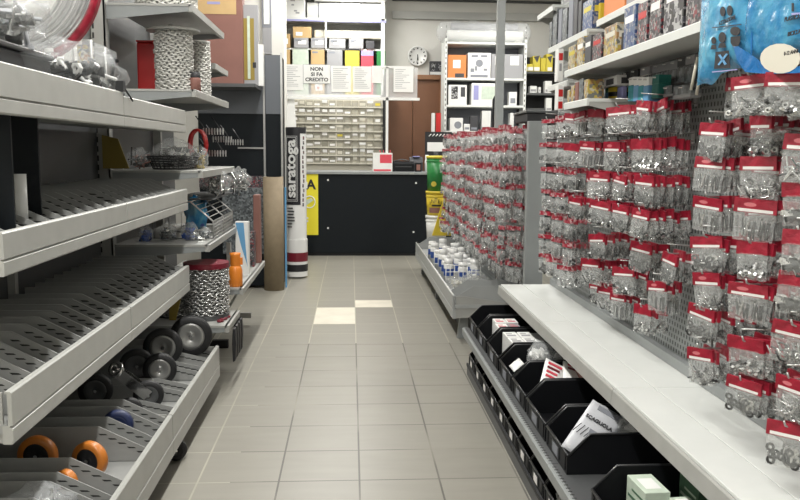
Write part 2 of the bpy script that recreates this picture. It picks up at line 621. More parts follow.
# ------------------------------------------------------------------ left gondola
XB = -1.35
BAYS = [(2.1, 3.26), (3.26, 4.45)]
g = thing('gondola', 'grey steel gondola frame with slotted uprights behind the sloped left trays', 'shelving frame', (XB - .04, 3.2, 0))
MB().box(XB - .045, XB - .02, 2.1, 4.45, .05, 1.62).build('back_panel', M['dgrey'], g)
for yy in (2.115, 3.26):
    MB().box(XB - .03, XB + .01, yy - .015, yy + .015, 0, 1.62).build('upright', M['steel'], g)
for yy in (2.15, 3.2, 4.38):
    MB().box(XB, -.80, yy - .02, yy + .02, .015, .094).build('foot', M['blackmatt'], g, bevel=.004)
# tall end upright with its slots
u = thing('slotted_upright', 'tall pale grey slotted upright at the far end of the left trays', 'upright', (-1.35, 4.47, 0))
ub = MB().box(-1.385, -1.31, 4.455, 4.475, 0, 2.9)
ub.box(-1.385, -1.38, 4.455, 4.52, 0, 2.9).box(-1.315, -1.31, 4.455, 4.52, 0, 2.9)
ub.build('post', M['steel'], u)
sb = MB()
for k in range(52):
    sb.box(-1.374, -1.364, 4.4542, 4.456, .25 + k * .05, .28 + k * .05)
    sb.box(-1.3872, -1.385, 4.475, 4.485, .25 + k * .05, .28 + k * .05)
sb.build('slots', M['slot'], u)
MB().box(-1.45, -1.31, 4.52, 4.54, 0, 2.9).build('side_plate', M['grey'], u)


def divider(parent, xf, xb, y, zd, hf, hs, run, m=None, slots=5):
    """one upright separator: low at the fence, rising along a slope to a level back, two rows of slots"""
    m = m or M['divider']
    sg = 1 if xf > xb else -1
    zt = zd + hf
    a = xf - sg * .012
    mb = MB().prism([(a, zd), (a, zt), (a - sg * run, zt + hs), (xb + sg * .01, zt + hs), (xb + sg * .01, zd)], 'Y', y - .0012, y + .0012, 0)
    mb.prism([(a, zd + .0003), (xb + sg * .01, zd + .0003), (xb + sg * .01, zd + .002), (a, zd + .002)], 'Y', y - .0012, y + .02, 0)
    for q in range(slots):
        f = .10 + q * .2
        cx, cz = a - sg * run * f, zt + hs * f - .022
        for r in range(1):
            w = .027
            yy = y - .0018
            zz = cz - r * .032
            if zz - .004 > zd + .004:
                mb.add([(cx - w / 2, yy, zz - .0024), (cx + w / 2, yy, zz - .0024), (cx + w / 2 - .008, yy, zz + .0024), (cx - w / 2 - .008, yy, zz + .004)], [(0, 1, 2, 3)], 1)
    mb.build('divider', [m, M['slot']], parent)


def tray(label, xf, y0, y1, zb, zt, zd, divs, hf, hs, run, rail=.05, xb=XB, m=None, dm=None):
    m = m or M['steel2']
    sg = 1 if xf > xb else -1
    t = thing('gondola_shelf', label, 'shelf', ((xf + xb) / 2, (y0 + y1) / 2, zb), 0, None)
    MB().box(xb, xf - sg * .008, y0 + .002, y1 - .002, zd - .025, zd).build('deck', dm or M['divider'], t)

    def g(dx):
        return xf + sg * dx
    MB().prism([(g(-.02), zb), (g(.004), zb), (g(.007), zb + .004), (g(.007), zb + rail - .008), (g(-.001), zb + rail - .004), (g(-.001), zb + rail), (g(-.02), zb + rail)], 'Y', y0 + .001, y1 - .001).build('price_rail', m, t)
    MB().prism([(g(-.006), zb + rail), (g(.006), zb + rail), (g(.006), zt - .004), (g(.002), zt), (g(-.012), zt), (g(-.012), zt - .006), (g(-.006), zt - .006)], 'Y', y0 + .004, y1 - .004).build('fence', m, t)
    for yy in (y0 + .012, y1 - .012):
        MB().prism([(xb, zb + .02), (g(-.021), zb + .001), (g(-.021), zt - .004), (g(-.07), zt - .004), (xb, zd + .004)], 'Y', yy - .004, yy + .004).build('end_bracket', m if yy > y0 + .1 else M['steel'], t)
    for y in divs:
        divider(t, xf, xb, y, zd, hf, hs, run, dm, 5 if dm is None else 0)
    return t


def span(a, b, st):
    n = int((b - a) / st)
    return [a + st * (i + .5) for i in range(n)]


near, far = BAYS
tray('lowest pale steel tray in the nearer bay at left, holding orange wheels', -.745, *near, .095, .274, .215, [2.18, 2.30, 2.42, 2.49, 2.61, 2.91, 3.02, 3.145, 3.235], .05, .085, .17, rail=.075)
lt = tray('lowest pale steel tray in the farther bay at left, heaped with black castors', -.745, *far, .095, .274, .215, [], .05, .085, .17, rail=.075)
for y_ in (3.28, 3.40, 3.62, 3.73, 3.96, 4.05, 4.22, 4.37):
    divider(lt, -.745, XB, y_, .215, .045, .035, .15)
tray('second tray up at left, nearer bay, full of bare slotted dividers', -.9, *near, .587, .73, .64, span(2.13, 3.25, .11), .085, .075, .145)
tray('second tray up at left, farther bay beside the silver chain drum', -.9, *far, .587, .73, .64, span(3.28, 4.42, .11), .085, .075, .145)
tray('third tray up at left, nearer bay, with white tubes and black panels', -.9, *near, 1.037, 1.152, 1.085, span(2.13, 3.25, .11), .06, .066, .15, rail=.045)
tray('third tray up at left, farther bay, with empty sloped dividers', -.9, *far, 1.037, 1.152, 1.085, span(3.28, 4.42, .11), .06, .066, .15, rail=.045)
tray('topmost left tray, nearer bay, under the crumpled plastic bags', -.9, *near, 1.455, 1.589, 1.50, [2.3, 2.45, 2.95], .08, .03, .15, rail=.045)
# last tray: its fence end is broken down towards the far corner
t = tray('topmost left tray, farther bay, with its chipped end beside the chain spool', -.9, *far, 1.455, 1.575, 1.50, [], .08, .03, .15, rail=.045)

# yellow end brackets showing between the trays
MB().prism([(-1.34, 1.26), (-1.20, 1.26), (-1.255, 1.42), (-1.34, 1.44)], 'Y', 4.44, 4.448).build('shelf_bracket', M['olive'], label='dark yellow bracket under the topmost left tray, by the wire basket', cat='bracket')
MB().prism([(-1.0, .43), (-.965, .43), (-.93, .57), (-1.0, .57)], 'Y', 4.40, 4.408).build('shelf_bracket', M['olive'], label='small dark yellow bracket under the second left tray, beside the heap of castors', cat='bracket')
MB().prism([(-1.30, 1.255), (-1.235, 1.255), (-1.26, 1.40), (-1.30, 1.42)], 'Y', 4.456, 4.464).build('shelf_bracket', M['whiteshelf'], label='pale steel side plate at the left end of the narrow white shelf', cat='bracket')

# black uprights and white tubes standing in the third tray
for (px, py0, w, Y, n) in ((31, 221, .05, 2.62, 'tall black upright panel standing behind the white tubes in the left tray'), (1, 200, .06, 2.30, 'black upright panel at the left edge of the photo, above the short white tube')):
    p = at(px, 200, Y=Y)
    mb = MB().box(p.x - w / 2 - .06, p.x + w / 2 + .01, Y - .012, Y - .004, 1.092, 1.475)
    mb.box(p.x - w / 2 - .06, p.x - w / 2 - .05, Y - .03, Y - .004, 1.092, 1.475)
    mb.build('display_panel', M['navy'], label=n, cat='panel')
for (px, pt, Y, n) in ((20, 174, 2.5, 'taller white tube standing among the dividers beside the black panel'), (5, 196, 2.39, 'shorter white tube standing at the left edge of the third tray')):
    p = at(px, 200, Y=Y)
    top = at(px, pt, Y=Y).z
    r = .021
    MB().lathe([(.0001, 1.088), (r, 1.088), (r, top), (r - .004, top), (r - .004, top - .02), (.0001, top - .02)], (p.x, Y, 0), 20).build('plastic_tube', M['whitep'], label=n, cat='tube')


# ---------------------------------------------------------------- castors
def make_castor(name, label, cat, r, w, tyre, hub, loc, rz, lay='plate'):
    """a wheel on its fork; local axis of the wheel along Y; base at z = 0"""
    t = thing(name, label, cat, loc, rz)
    a, b = r, w / 2
    MB().lathe([(r * .66, -b * .9), (r * .94, -b), (r, -b * .6), (r, b * .6), (r * .94, b), (r * .66, b * .9), (r * .66, -b * .9)], (0, 0, r), 32, 0, True, 'Y').build('tyre', tyre, t, world=False)
    h = MB().lathe([(.0001, -b * .45), (r * .22, -b * .5), (r * .26, -b * .75), (r * .5, -b * .5), (r * .66, -b * .85), (r * .66, b * .85), (r * .5, b * .5), (r * .26, b * .75), (.0001, b * .75)], (0, 0, r), 28, 0, True, 'Y')
    hb = h.build('hub', hub, t, world=False)
    MB().cyl((0, 0, r), r * .1, -b * 1.15, b * 1.15, 10, 0, 'Y').build('axle', M['chrome'], hb, world=False)
    if lay == 'plate':
        f = MB()
        for s in (-1, 1):
            f.prism([(-.012, r - .015), (.012, r - .015), (-r * .55, 2 * r + .02), (-r * 1.25, 2 * r + .02)][::1], 'Y', s * b * 1.15, s * b * 1.15 + s * .004)
        f.box(-r * 1.3, -r * .3, -b * 1.3, b * 1.3, 2 * r + .018, 2 * r + .024)
        f.build('fork', M['wire'], t, world=False)
    if lay == 'side':
        f = MB()
        for s in (-1, 1):
            f.prism([(-.018, r - .016), (.018, r + .020), (-r * 1.55, r + r * 1.85), (-r * 2.05, r + r * 1.40)], 'Y', s * b * 1.1, s * b * 1.1 + s * .004)
        f.build('fork', M['chrome'], t, world=False)
        f = MB()
        f.T = Matrix.Translation((-r * 2.0, 0, r + r * 1.85)) @ Matrix.Rotation(-.75, 4, 'Y') @ Matrix.Rotation(.9, 4, 'X')
        f.lathe([(r * .26, -.01), (r * .52, -.012), (r * .55, .004), (r * .5, .012), (r * .26, .008), (r * .26, -.01)], (0, 0, 0), 24)
        f.cyl((0, 0, 0), r * .12, -.03, .02, 10)
        f.build('swivel_ring', M['chrome'], t, world=False)
    return t


def wheel_spot(px, py, Y, r, zd=.217):
    p = at(px, py, Y=Y)
    return (p.x, Y, max(zd, p.z - r))


make_castor('castor_wheel', 'black castor with bright grey hub, second largest of the heap, left of the tallest', 'castor', .100, .042, M['rubber'], M['hub'], wheel_spot(163, 347, 4.14, .10), .12, 'none')
make_castor('castor_wheel', 'black castor nearest the chain drum with its grey hub half hidden', 'castor', .112, .045, M['rubber'], M['hub'], wheel_spot(191, 336, 4.30, .112), .1, 'none')
make_castor('castor_wheel', 'black castor whose grey hub shows right above the chrome fork wheel', 'castor', .080, .036, M['rubber'], M['hub'], wheel_spot(160, 376, 3.84, .080, .228), .15, 'none')
make_castor('castor_wheel', 'dark castor behind, half hidden under the second tray', 'castor', .085, .038, M['rubber'], M['dgrey'], wheel_spot(137, 372, 3.93, .085), .2, 'none')
make_castor('castor_wheel', 'black castor lying with its shiny chrome fork and ring turned up', 'castor', .066, .034, M['rubber'], M['dgrey'], wheel_spot(149, 408, 3.51, .066), .15, 'side')
make_castor('castor_wheel', 'small dark castor behind the slotted divider left of the chrome fork castor', 'castor', .055, .03, M['rubber'], M['dgrey'], wheel_spot(130, 428, 3.33, .055), .1, 'none')
make_castor('castor_wheel', 'dark blue rubber castor beside the fence near the tray joint', 'castor', .060, .034, M['bluewheel'], M['bluewheel'], wheel_spot(118, 437, 3.083, .060, .235), .1, 'none')
make_castor('castor_wheel', 'dark castor tucked deep under the second tray at left', 'castor', .075, .036, M['rubber'], M['dgrey'], wheel_spot(96, 395, 3.55, .075, .22), .1, 'none')
make_castor('castor_wheel', 'bright orange wheel upright between two dividers near the fence', 'castor', .066, .036, M['orange'], M['blackmatt'], wheel_spot(90, 462, 2.76, .066), -.35, 'side2')
make_castor('castor_wheel', 'brownish orange wheel in deep shade under the second tray', 'castor', .070, .036, M['orange'], M['blackmatt'], wheel_spot(38, 458, 2.80, .070), -.1, 'none')
make_castor('castor_wheel', 'small orange wheel half hidden behind the nearest dividers', 'castor', .042, .03, M['orange'], M['blackmatt'], wheel_spot(66, 482, 2.55, .042), -.5, 'none')
make_castor('castor_wheel', 'black wheel on the floor under the lowest left tray, at its joint', 'castor', .047, .04, M['rubber'], M['rubber'], (at(183, 462, Z=0).x - .035, at(183, 462, Z=0).y + .03, 0), .3, 'none')


# ---------------------------------------------------------------- crumpled bags and what is in them
def bits(mb, n, bx, kinds='sn', mi=0, k=1.0, mis=(0,)):
    """n small loose parts inside box bx"""
    for i in range(n):
        c = Vector([random.uniform(bx[2 * a], bx[2 * a + 1]) for a in range(3)])
        R = Matrix.Rotation(random.uniform(0, 6.3), 4, 'Z') @ Matrix.Rotation(random.uniform(0, PI), 4, 'X')
        mb.T = Matrix.Translation(c) @ R
        q = random.choice(mis)
        kd = random.choice(kinds)
        if kd == 's':
            mb.cyl((0, 0, 0), .0022 * k, -.014 * k, .014 * k, 5, q)
            mb.cyl((0, 0, .014 * k), .0048 * k, 0, .004 * k, 6, q)
        elif kd == 'n':
            mb.lathe([(.0035 * k, -.0025 * k), (.0068 * k, -.0025 * k), (.0068 * k, .0025 * k), (.0035 * k, .0025 * k), (.0035 * k, -.0025 * k)], (0, 0, 0), 6, q, False)
        elif kd == 'w':
            mb.lathe([(.004 * k, -.0008), (.0095 * k, -.0008), (.0095 * k, .0008), (.004 * k, .0008), (.004 * k, -.0008)], (0, 0, 0), 10, q, False)
        elif kd == 'l':
            mb.cyl((0, 0, 0), .0022 * k, -.026 * k, .026 * k, 5, q)
        elif kd == 'b':
            mb.box(-.012 * k, .012 * k, -.006 * k, .006 * k, -.002 * k, .002 * k, q)
    mb.T = None
    return mb


def loose_bag(label, c, r, film_m, mats, n, k, seed, kinds='snlb', mis=(0, 1)):
    t = thing('plastic_bag', label, 'bag', (c[0], c[1], c[2] - r[2] * .82))
    b = MB().blob(c, *r, 22, 14, 0, .45, 2.3, seed, flat=r[2] * .82)
    b.build('film', film_m, t)
    q = .55
    bits(MB(), n, (c[0] - r[0] * q, c[0] + r[0] * q, c[1] - r[1] * q, c[1] + r[1] * q, c[2] - r[2] * .7, c[2] + r[2] * .35), kinds, 0, k, mis).build('contents', mats, t)
    return t


loose_bag('large crumpled clear bag of black fittings lying on the topmost left tray', (-1.11, 3.36, 1.645), (.165, .50, .135), M['filmc'], [M['boltdark'], M['blackmatt'], M['whitep'], M['bolt']], 150, 3.4, 3, 'bsn', (0, 1, 0, 1, 0, 1, 2, 3))
loose_bag('silver grey crumpled bag above the black box at the top left corner', (-1.17, 2.72, 1.80), (.17, .32, .10), M['filmc'], [M['bag'], M['bolt'], M['hub']], 90, 3.2, 5, 'bs', (0, 1, 2))
t = thing('black_box', 'low black box under the silver bag at the top left corner', 'box', (-1.2, 2.75, 1.501))
MB().box(-1.30, -1.08, 2.50, 3.02, 1.501, 1.68).build('box_body', M['blackmatt'], t, bevel=.01)
MB().box(-1.31, -1.07, 2.49, 3.03, 1.68, 1.70).build('lid', M['blackrim'], t, bevel=.006)
loose_bag('clear bag lying at the near end of the lowest left tray', (-.93, 2.35, .30), (.10, .09, .06), M['filmw'], [M['bolt'], M['boltdark']], 26, 1.6, 11)

# big reel wrapped in film with a red rim, leaning on the wall above the trays
RC = at(6, -27, Y=3.75)
t = thing('wire_reel', 'big film-wrapped wire reel with a red rim at the top left', 'reel', (RC.x, 3.75, RC.z - .43))
mb = MB()
for k in range(8):
    rr = .25 + .018 * k
    mb.tube([(RC.x + rr * math.cos(a * PI / 24), RC.y + .012 * math.sin(k * 2), RC.z + rr * math.sin(a * PI / 24)) for a in range(48)], .0085, 6, 0, True)
mb.build('coil', M['wire'], t)
MB().lathe([(.385, -.03), (.412, -.03), (.412, .03), (.385, .03), (.385, -.03)], RC, 48, 0, True, 'Y').build('rim', M['red'], t)
MB().lathe([(.22, -.05), (.30, -.07), (.39, -.05), (.39, .05), (.30, .07), (.22, .05)], RC, 40, 0, True, 'Y').build('wrapping', M['filmw'], t)
# white wire frame and the patterned card behind it
t = thing('wire_rack', 'small white wire frame standing behind the big clear bag', 'rack', (-1.28, 4.3, 1.5))
za = 1.5
a0, a1 = at(72, 45, Y=4.3).x, at(91, 45, Y=4.3).x
zt_ = at(80, 40, Y=4.3).z
MB().tube([(a0, 4.3, za), (a0, 4.3, zt_), (a1, 4.3, zt_), (a1, 4.3, za)], .008).build('front_hoop', M['whitep'], t)
MB().tube([(a0 + .05, 4.42, za), (a0 + .05, 4.42, zt_ - .02), (a1 + .035, 4.42, zt_ - .02), (a1 + .035, 4.42, za)], .008).build('rear_hoop', M['whitep'], t)
MB().box(a0 + .015, a1 - .01, 4.33, 4.37, za, zt_ - .02).build('printed_card', M['packyel'], label='yellow and grey printed pack inside the white wire frame', cat='pack')
# black clips on the fence joint
mb = MB().box(-.915, -.885, 3.23, 3.26, 1.590, 1.63).tube([(-.9, 3.25, 1.625), (-.90, 3.32, 1.60), (-.885, 3.36, 1.56)], .004)
mb.build('spring_clip', M['blackmatt'], label='small black clip on the joint of the topmost left tray', cat='clip')
#PART3
# ------------------------------------------------------------------ the bays beyond, still on the left
g = thing('gondola', 'dark grey gondola frame carrying the chain spools beyond the slotted upright', 'shelving frame', (-1.38, 5.0, 0))
MB().box(-1.40, -1.37, 4.545, 6.35, .04, 2.55).build('back_panel', M['dgrey'], g)
MB().box(-1.36, -1.31, 5.66, 5.70, 0, 2.5).build('upright', M['steel'], g)
for yy in (4.62, 5.5, 6.2):
    MB().box(-1.37, -.85, yy - .02, yy + .02, 0, .055).build('foot', M['blackmatt'], g)


def plain_shelf(label, xf, y0, y1, z, m=None, xb=-1.305, th=.04):
    m = m or M['steel']
    t = thing('gondola_shelf', label, 'shelf', ((xf + xb) / 2, (y0 + y1) / 2, z - th))
    MB().box(xb, xf, y0, y1, z - .012, z).build('deck', m, t)
    MB().prism([(xf - .01, z - th), (xf + .012, z - th), (xf + .014, z - .003), (xf + .01, z), (xf - .01, z)], 'Y', y0, y1).build('price_rail', m, t)
    for yy in (y0 + .006, y1 - .006):
        MB().prism([(xb, z - .085), (xb, z - .0125), (xf - .012, z - .0125), (xf - .012, z - .038)], 'Y', yy - .003, yy + .003).build('side_bracket', M['grey'], t)  # darker grey than the deck: shadow on the camera-facing side put into the colour
    return t


plain_shelf('topmost shelf of the chain bay, above the full chain spool', -.86, 4.48, 5.55, 2.14)
plain_shelf('white shelf carrying the full white chain spool', -.855, 4.48, 5.66, 1.69)
plain_shelf('narrow white shelf below the spool, with bags of metal parts', -.83, 4.48, 5.7, 1.25)
plain_shelf('pale shelf with blue packs and the wire basket, below the metal parts', -.80, 4.48, 5.77, .84)
plain_shelf('low shelf under the silver and black chain drum', -.70, 4.48, 4.92, .38)
plain_shelf('low shelf carrying the orange bottle and the blue and white carton', -.69, 5.02, 6.3, .50)
plain_shelf('small pale shelf end above the narrow spool, behind the main spool', -.95, 5.72, 6.3, 1.96)


def link_mesh(mb, c, R, L, r, n1=8, n2=4, mi=0):
    """one oval chain link"""
    pts = []
    for k in range(n1):
        a = 2 * PI * k / n1
        pts.append(Vector((L * .5 * math.cos(a), L * .32 * math.sin(a), 0)))
    mb.T = Matrix.Translation(c) @ R
    mb.tube(pts, r, n2, mi, True)
    mb.T = None


def spool(label, c, r, h, rf, rows, n, m, mflange, th=.010, flip=1, seed=1, name='chain_spool', boss=True):
    random.seed(seed)
    t = thing(name, label, 'chain', c)
    fl_ = MB().cyl(c, rf * .98, 0, th, 32)
    fl_.build('bottom_flange', mflange if boss or c[2] > 1 else M['dgrey'], t)
    fl_ = MB().cyl((c[0], c[1], c[2] + h - th), rf, 0, th, 32)
    if boss:
        fl_.cyl((c[0] - rf * .1, c[1], c[2] + h), rf * .10, 0, .03, 10)
    fl_.build('top_flange', mflange, t)
    MB().cyl(c, r * .88, th, h - th, 20).build('core', M['hub'], t)
    mb = MB()
    for j in range(rows):
        z = c[2] + th + (h - 2 * th) * (j + .5) / rows
        rr = r * (1 + .05 * math.sin(j * 1.7) * (j % 3 == 0))
        for i in range(n):
            a = 2 * PI * (i + .5 * (j % 2)) / n
            pos = Vector((c[0] + rr * math.cos(a), c[1] + rr * math.sin(a), z))
            R = Matrix.Rotation(a + PI / 2, 4, 'Z') @ Matrix.Rotation(random.uniform(-.35, .35) + (.6 if i % 2 else -.75), 4, 'X')
            link_mesh(mb, pos, R, 2 * PI * r / n * 1.45, (h / rows) * .22)
    mb.build('chain', m, t)
    random.seed(seed + 50)
    return t


M['chainwhite'] = mat('white_chain', (.72, .71, .67), .35, metal=.15)
M['chainsilver'] = mat('silver_chain', (.58, .58, .57), .25, metal=.75)
cx = at(174, 60, Y=4.76).x
spool('full white chain spool with a wide pale flange, on the white shelf', (cx, 4.76, 1.69), .098, .352, .150, 19, 25, M['chainwhite'], M['steel2'], seed=2)
cx = at(166, 5, Y=4.8).x
spool('thick white chain spool on the topmost left shelf, cut by the top edge', (cx, 4.80, 2.14), .165, .36, .18, 22, 44, M['chainwhite'], M['steel2'], seed=3, boss=False)
cx = at(200, 90, Y=5.05).x
spool('thin pale chain spool right behind the full white spool', (cx - .005, 5.06, 1.69), .062, .33, .07, 22, 18, M['chainwhite'], M['whitep'], seed=4, boss=False)
cx = at(201, 80, Y=4.85).x
mb = MB().lathe([(.0001, 0), (.035, 0), (.035, .07), (.03, .085), (.034, .09), (.034, .115), (.0001, .115)], (-.893, 4.74, 1.69), 18)
t = thing('spray_can', 'small can with a black cap standing in front of the white spools', 'can', (-.893, 4.74, 1.69))
MB().lathe([(.0001, 0), (.032, 0), (.032, .075), (.028, .085), (.0001, .085)], (-.893, 4.74, 1.69), 18).build('can_body', M['pink'], t)
MB().lathe([(.03, .085), (.03, .115), (.0001, .118)], (-.893, 4.74, 1.69), 18).build('cap', M['blackmatt'], t)
# red tube behind the spool
t = thing('hose_reel_box', 'tall red box standing behind the full white spool', 'box', (-1.19, 4.95, 1.69))
MB().box(-1.26, -1.12, 4.9, 5.06, 1.69, 1.99).build('box_body', M['redp'], t, bevel=.01)
MB().box(-1.26, -1.12, 4.895, 5.065, 1.99, 2.0).build('lid', M['redp'], t)

# drum with silver chain and dark red flanges
spool('dark red flanged drum of big silver and black chain beside the castors', (at(207, 300, Y=4.72).x, 4.72, .38), .118, .33, .132, 17, 26, M['chainsilver'], M['darkred'], th=.03, seed=6, boss=False)
spool('second silver chain drum farther in behind the castors', (at(178, 300, Y=4.74).x - .03, 4.78, .38), .10, .24, .105, 12, 24, M['chainsilver'], M['dgrey'], th=.012, seed=7, boss=False)
for i, (dx, dy) in enumerate(((.13, -.03), (.125, -.09), (.14, .035))):
    mb = MB()
    c = Vector((at(206, 300, Y=4.72).x + dx - .02, 4.72 + dy - .05, .388))
    link_mesh(mb, c, Matrix.Rotation(i * 1.3, 4, 'Z'), .045, .006, 12, 6)
    mb.build('chain_hook', M['darkred'], label=['dark red hook lying nearest the fence at the foot of the chain drum', 'dark red hook lying at the near side of the chain drum', 'dark red hook lying at the far side of the chain drum'][i], cat='hook')
# black straps hanging off the low shelf
for i in range(4):
    yy = 4.58 + i * .09
    mb = MB().prism([(-.683, .339), (-.668, .339), (-.664, .25), (-.670, .15), (-.684, .14), (-.688, .25)], 'Y', yy, yy + .055)
    mb.build('hanging_strap', M['blackmatt'], label='%s black strap hanging off the low shelf below the chain drum' % ['nearest', 'second nearest', 'second farthest', 'farthest'][i], cat='strap', bevel=.004)

# orange gas bottle
c = at(231.5, 287, X=-.735)
t = thing('gas_bottle', 'orange plastic bottle with collar on the low shelf beside the chain drum', 'bottle', (c.x, 5.10, .50))
c = (c.x, 5.10, .50)
MB().lathe([(.0001, 0), (.040, 0), (.044, .008), (.044, .10), (.038, .125), (.030, .135), (.0001, .137)], c, 24).build('body', M['orangep'], t)
MB().lathe([(.030, .13), (.033, .14), (.033, .20), (.036, .215), (.0001, .215)], c, 20).build('collar', M['orangep'], t)
MB().box(c[0] + .03, c[0] + .046, c[1] - .01, c[1] + .01, .50 + .14, .50 + .185).build('valve', M['orangep'], t)
# blue white carton, and what stands behind it
x0, x1, z0, z1 = rect(236, 222, 248, 274, 5.55)
t = thing('carton', 'tall white carton with a blue swoosh on the low shelf', 'carton', ((x0 + x1) / 2, 5.58, .50))
MB().box(x0, x1, 5.55, 5.63, .50, z1).build('box', M['whitep'], t)
MB().prism([(x0 + .002, z1 - .005), (x1 - .03, z1 - .005), (x1 - .012, .60), (x1 - .006, .56), (x0 + .04, .70)], 'Y', 5.5488, 5.5499).build('blue_print', M['bluelt'], t)
MB().box(at(226.5, 250, Y=5.62).x - .0, at(230.5, 250, Y=5.62).x, 5.62, 5.66, .50, at(228, 243, Y=5.62).z).build('price_card', M['whitep'], label='small white card standing behind the orange bottle', cat='card')
for i, (px0, px1, yt, Y, m, n) in enumerate(((249, 254, 232, 5.95, 'packprint', 'slim dark printed pack between the blue carton and the pink pack'), (254, 263, 195, 6.15, 'pink', 'tall dull pink pack at the end of the low shelf by the brown tube'))):
    x0, x1, z0, z1 = rect(px0, yt, px1, 270, Y)
    MB().box(x0, min(x1, -.695), Y, Y + .1, .50, z1).build('pack', M[m], label=n, cat='pack', bevel=.004)
# support brace under the low shelf
MB().prism([(-.72, .455), (-.735, .455), (-.98, .06), (-.94, .06)], 'Y', 5.1, 5.12).build('shelf_brace', M['steel2'], label='slanting steel brace under the low shelf by the orange bottle', cat='brace')
MB().box(-1.3, -.78, 6.2, 6.24, .06, .10).build('base_rail', M['steel'], label='low steel base rail on the floor beside the brown cardboard tube', cat='rail')

# wire basket with bags on the pale shelf
t = thing('wire_basket', 'grey wire basket with open front on the pale shelf', 'basket', (-.93, 5.1, .84))
bk = MB()
X0, X1, Y0, Y1, Z0, Z1 = -1.16, -.815, 4.78, 5.55, .845, 1.06
for yy in (Y0, (Y0 + Y1) / 2, Y1):
    bk.tube([(X1, yy, Z0), (X1, yy, Z0 + .10), (X1 - .13, yy, Z1), (X0, yy, Z1), (X0, yy, Z0), (X1, yy, Z0)], .005, 6)
for q in range(6):
    f = q / 5
    bk.tube([(X1, Y0, Z0 + .02 * q), (X1, Y1, Z0 + .02 * q)], .003, 5)
    bk.tube([(X1 - .13 * f, Y0, Z0 + .10 + f * (Z1 - Z0 - .10)), (X1 - .13 * f, Y1, Z0 + .10 + f * (Z1 - Z0 - .10))], .003, 5)
for q in range(18):
    yy = Y0 + (Y1 - Y0) * q / 17
    bk.tube([(X1, yy, Z0), (X1, yy, Z0 + .10)], .0025, 4)
bk.build('wires', M['wire'], t)
for i, (px, py, Y, r, m) in enumerate(((146, 238, 4.66, .04, 'blue'), (168, 233, 4.68, .05, 'clearparts'), (190, 236, 4.7, .05, 'blue'), (204, 233, 4.72, .035, 'clearparts'))):
    p = at(px, py, Y=Y)
    n = ['blue bagged coil at the left on the pale shelf', 'grey bag of bright clamps second from left on the pale shelf', 'blue bagged coil third along the pale shelf', 'clear bag at the front corner of the pale shelf'][i]
    t = loose_bag(n, (p.x, Y, .84 + r * 1.0), (r, r * .8, r * 1.15), M['film'], [M[m], M['bolt'], M['blue']], 26, 1.7, i + 20, 'wnb', (0, 1, 0))
p = at(196, 208, Y=5.05)
loose_bag('blue shrink-wrapped pack hanging over the wire basket', (p.x, 5.05, .96), (.07, .09, .11), M['bluefilm'], [M['blue'], M['blackmatt']], 20, 2, 33, 'wb')
for i, (px, py, Y, rx, mm, n) in enumerate(((217, 185, 5.2, .085, 'chrome', 'clear bag of shiny chrome fittings above the wire basket'), (240, 196, 5.6, .07, 'chrome', 'second bag of shiny fittings farther along above the basket'))):
    p = at(px, py, Y=Y)
    loose_bag(n, (p.x, Y, 1.085 + .07), (rx, .09, .085), M['film'], [M[mm], M['blackmatt'], M['chrome']], 46, 2.1, 40 + i, 'snlw', (0, 1, 2))
mb = MB().box(-1.1, -.83, 4.9, 5.75, 1.063, 1.068)
mb.build('flat_tray', M['dgrey'], label='dark flat tray resting on the wire basket under the shiny bags', cat='tray')
# on the narrow white shelf: oval basket of metal parts, red package, jar
t = thing('mesh_basket', 'oval dark basket of bright metal clips on the narrow white shelf', 'basket', (at(173, 160, Y=4.75).x, 4.75, 1.25))
c = (at(173, 160, Y=4.75).x, 4.75, 1.25)
mb = MB()
for q in range(6):
    k = .8 + .05 * q
    mb.tube([(c[0] + .14 * k * math.cos(a * PI / 14), c[1] + .12 * k * math.sin(a * PI / 14), 1.255 + .014 * q) for a in range(28)], .004, 5, 0, True)
for a in range(28):
    mb.tube([(c[0] + .112 * math.cos(a * PI / 14), c[1] + .096 * math.sin(a * PI / 14), 1.254), (c[0] + .147 * math.cos(a * PI / 14), c[1] + .126 * math.sin(a * PI / 14), 1.33)], .0028, 4)
mb.cyl((c[0], c[1], 1.25), .11, .001, .006, 24)
mb.build('mesh', M['boltdark'], t)
loose_bag('heap of white and silver clips piled in the oval dark basket', (c[0] + .01, c[1], 1.345), (.12, .1, .085), M['film'], [M['chrome'], M['whitep'], M['boltdark']], 70, 2.3, 50, 'wnb', (0, 1, 2, 0))
loose_bag('dull brownish bag of parts left of the oval basket', (at(148, 158, Y=4.72).x - .05, 4.72, 1.31), (.06, .09, .06), M['film'], [M['boltdark'], M['pink'], M['bolt']], 26, 2, 52)
loose_bag('small greenish bag of springs right of the oval basket', (at(199, 160, Y=4.95).x, 4.95, 1.31), (.055, .07, .075), M['film'], [M['hub'], M['olive']], 30, 2, 54)
t = thing('red_cord_pack', 'red cord hanging in a clear bag behind the oval basket', 'pack', (-1.0, 5.25, 1.30))
mb = MB()
for q in range(5):
    mb.tube([(-.98 + .05 * math.cos(a * PI / 10), 5.25 + .02 * q - .04, 1.40 + .09 * math.sin(a * PI / 10)) for a in range(20)], .009, 6, 0, True)
mb.build('cord', M['redp'], t)
MB().box(-1.0, -.96, 5.2, 5.3, 1.252, 1.315).build('pack_base', M['darkred'], t)
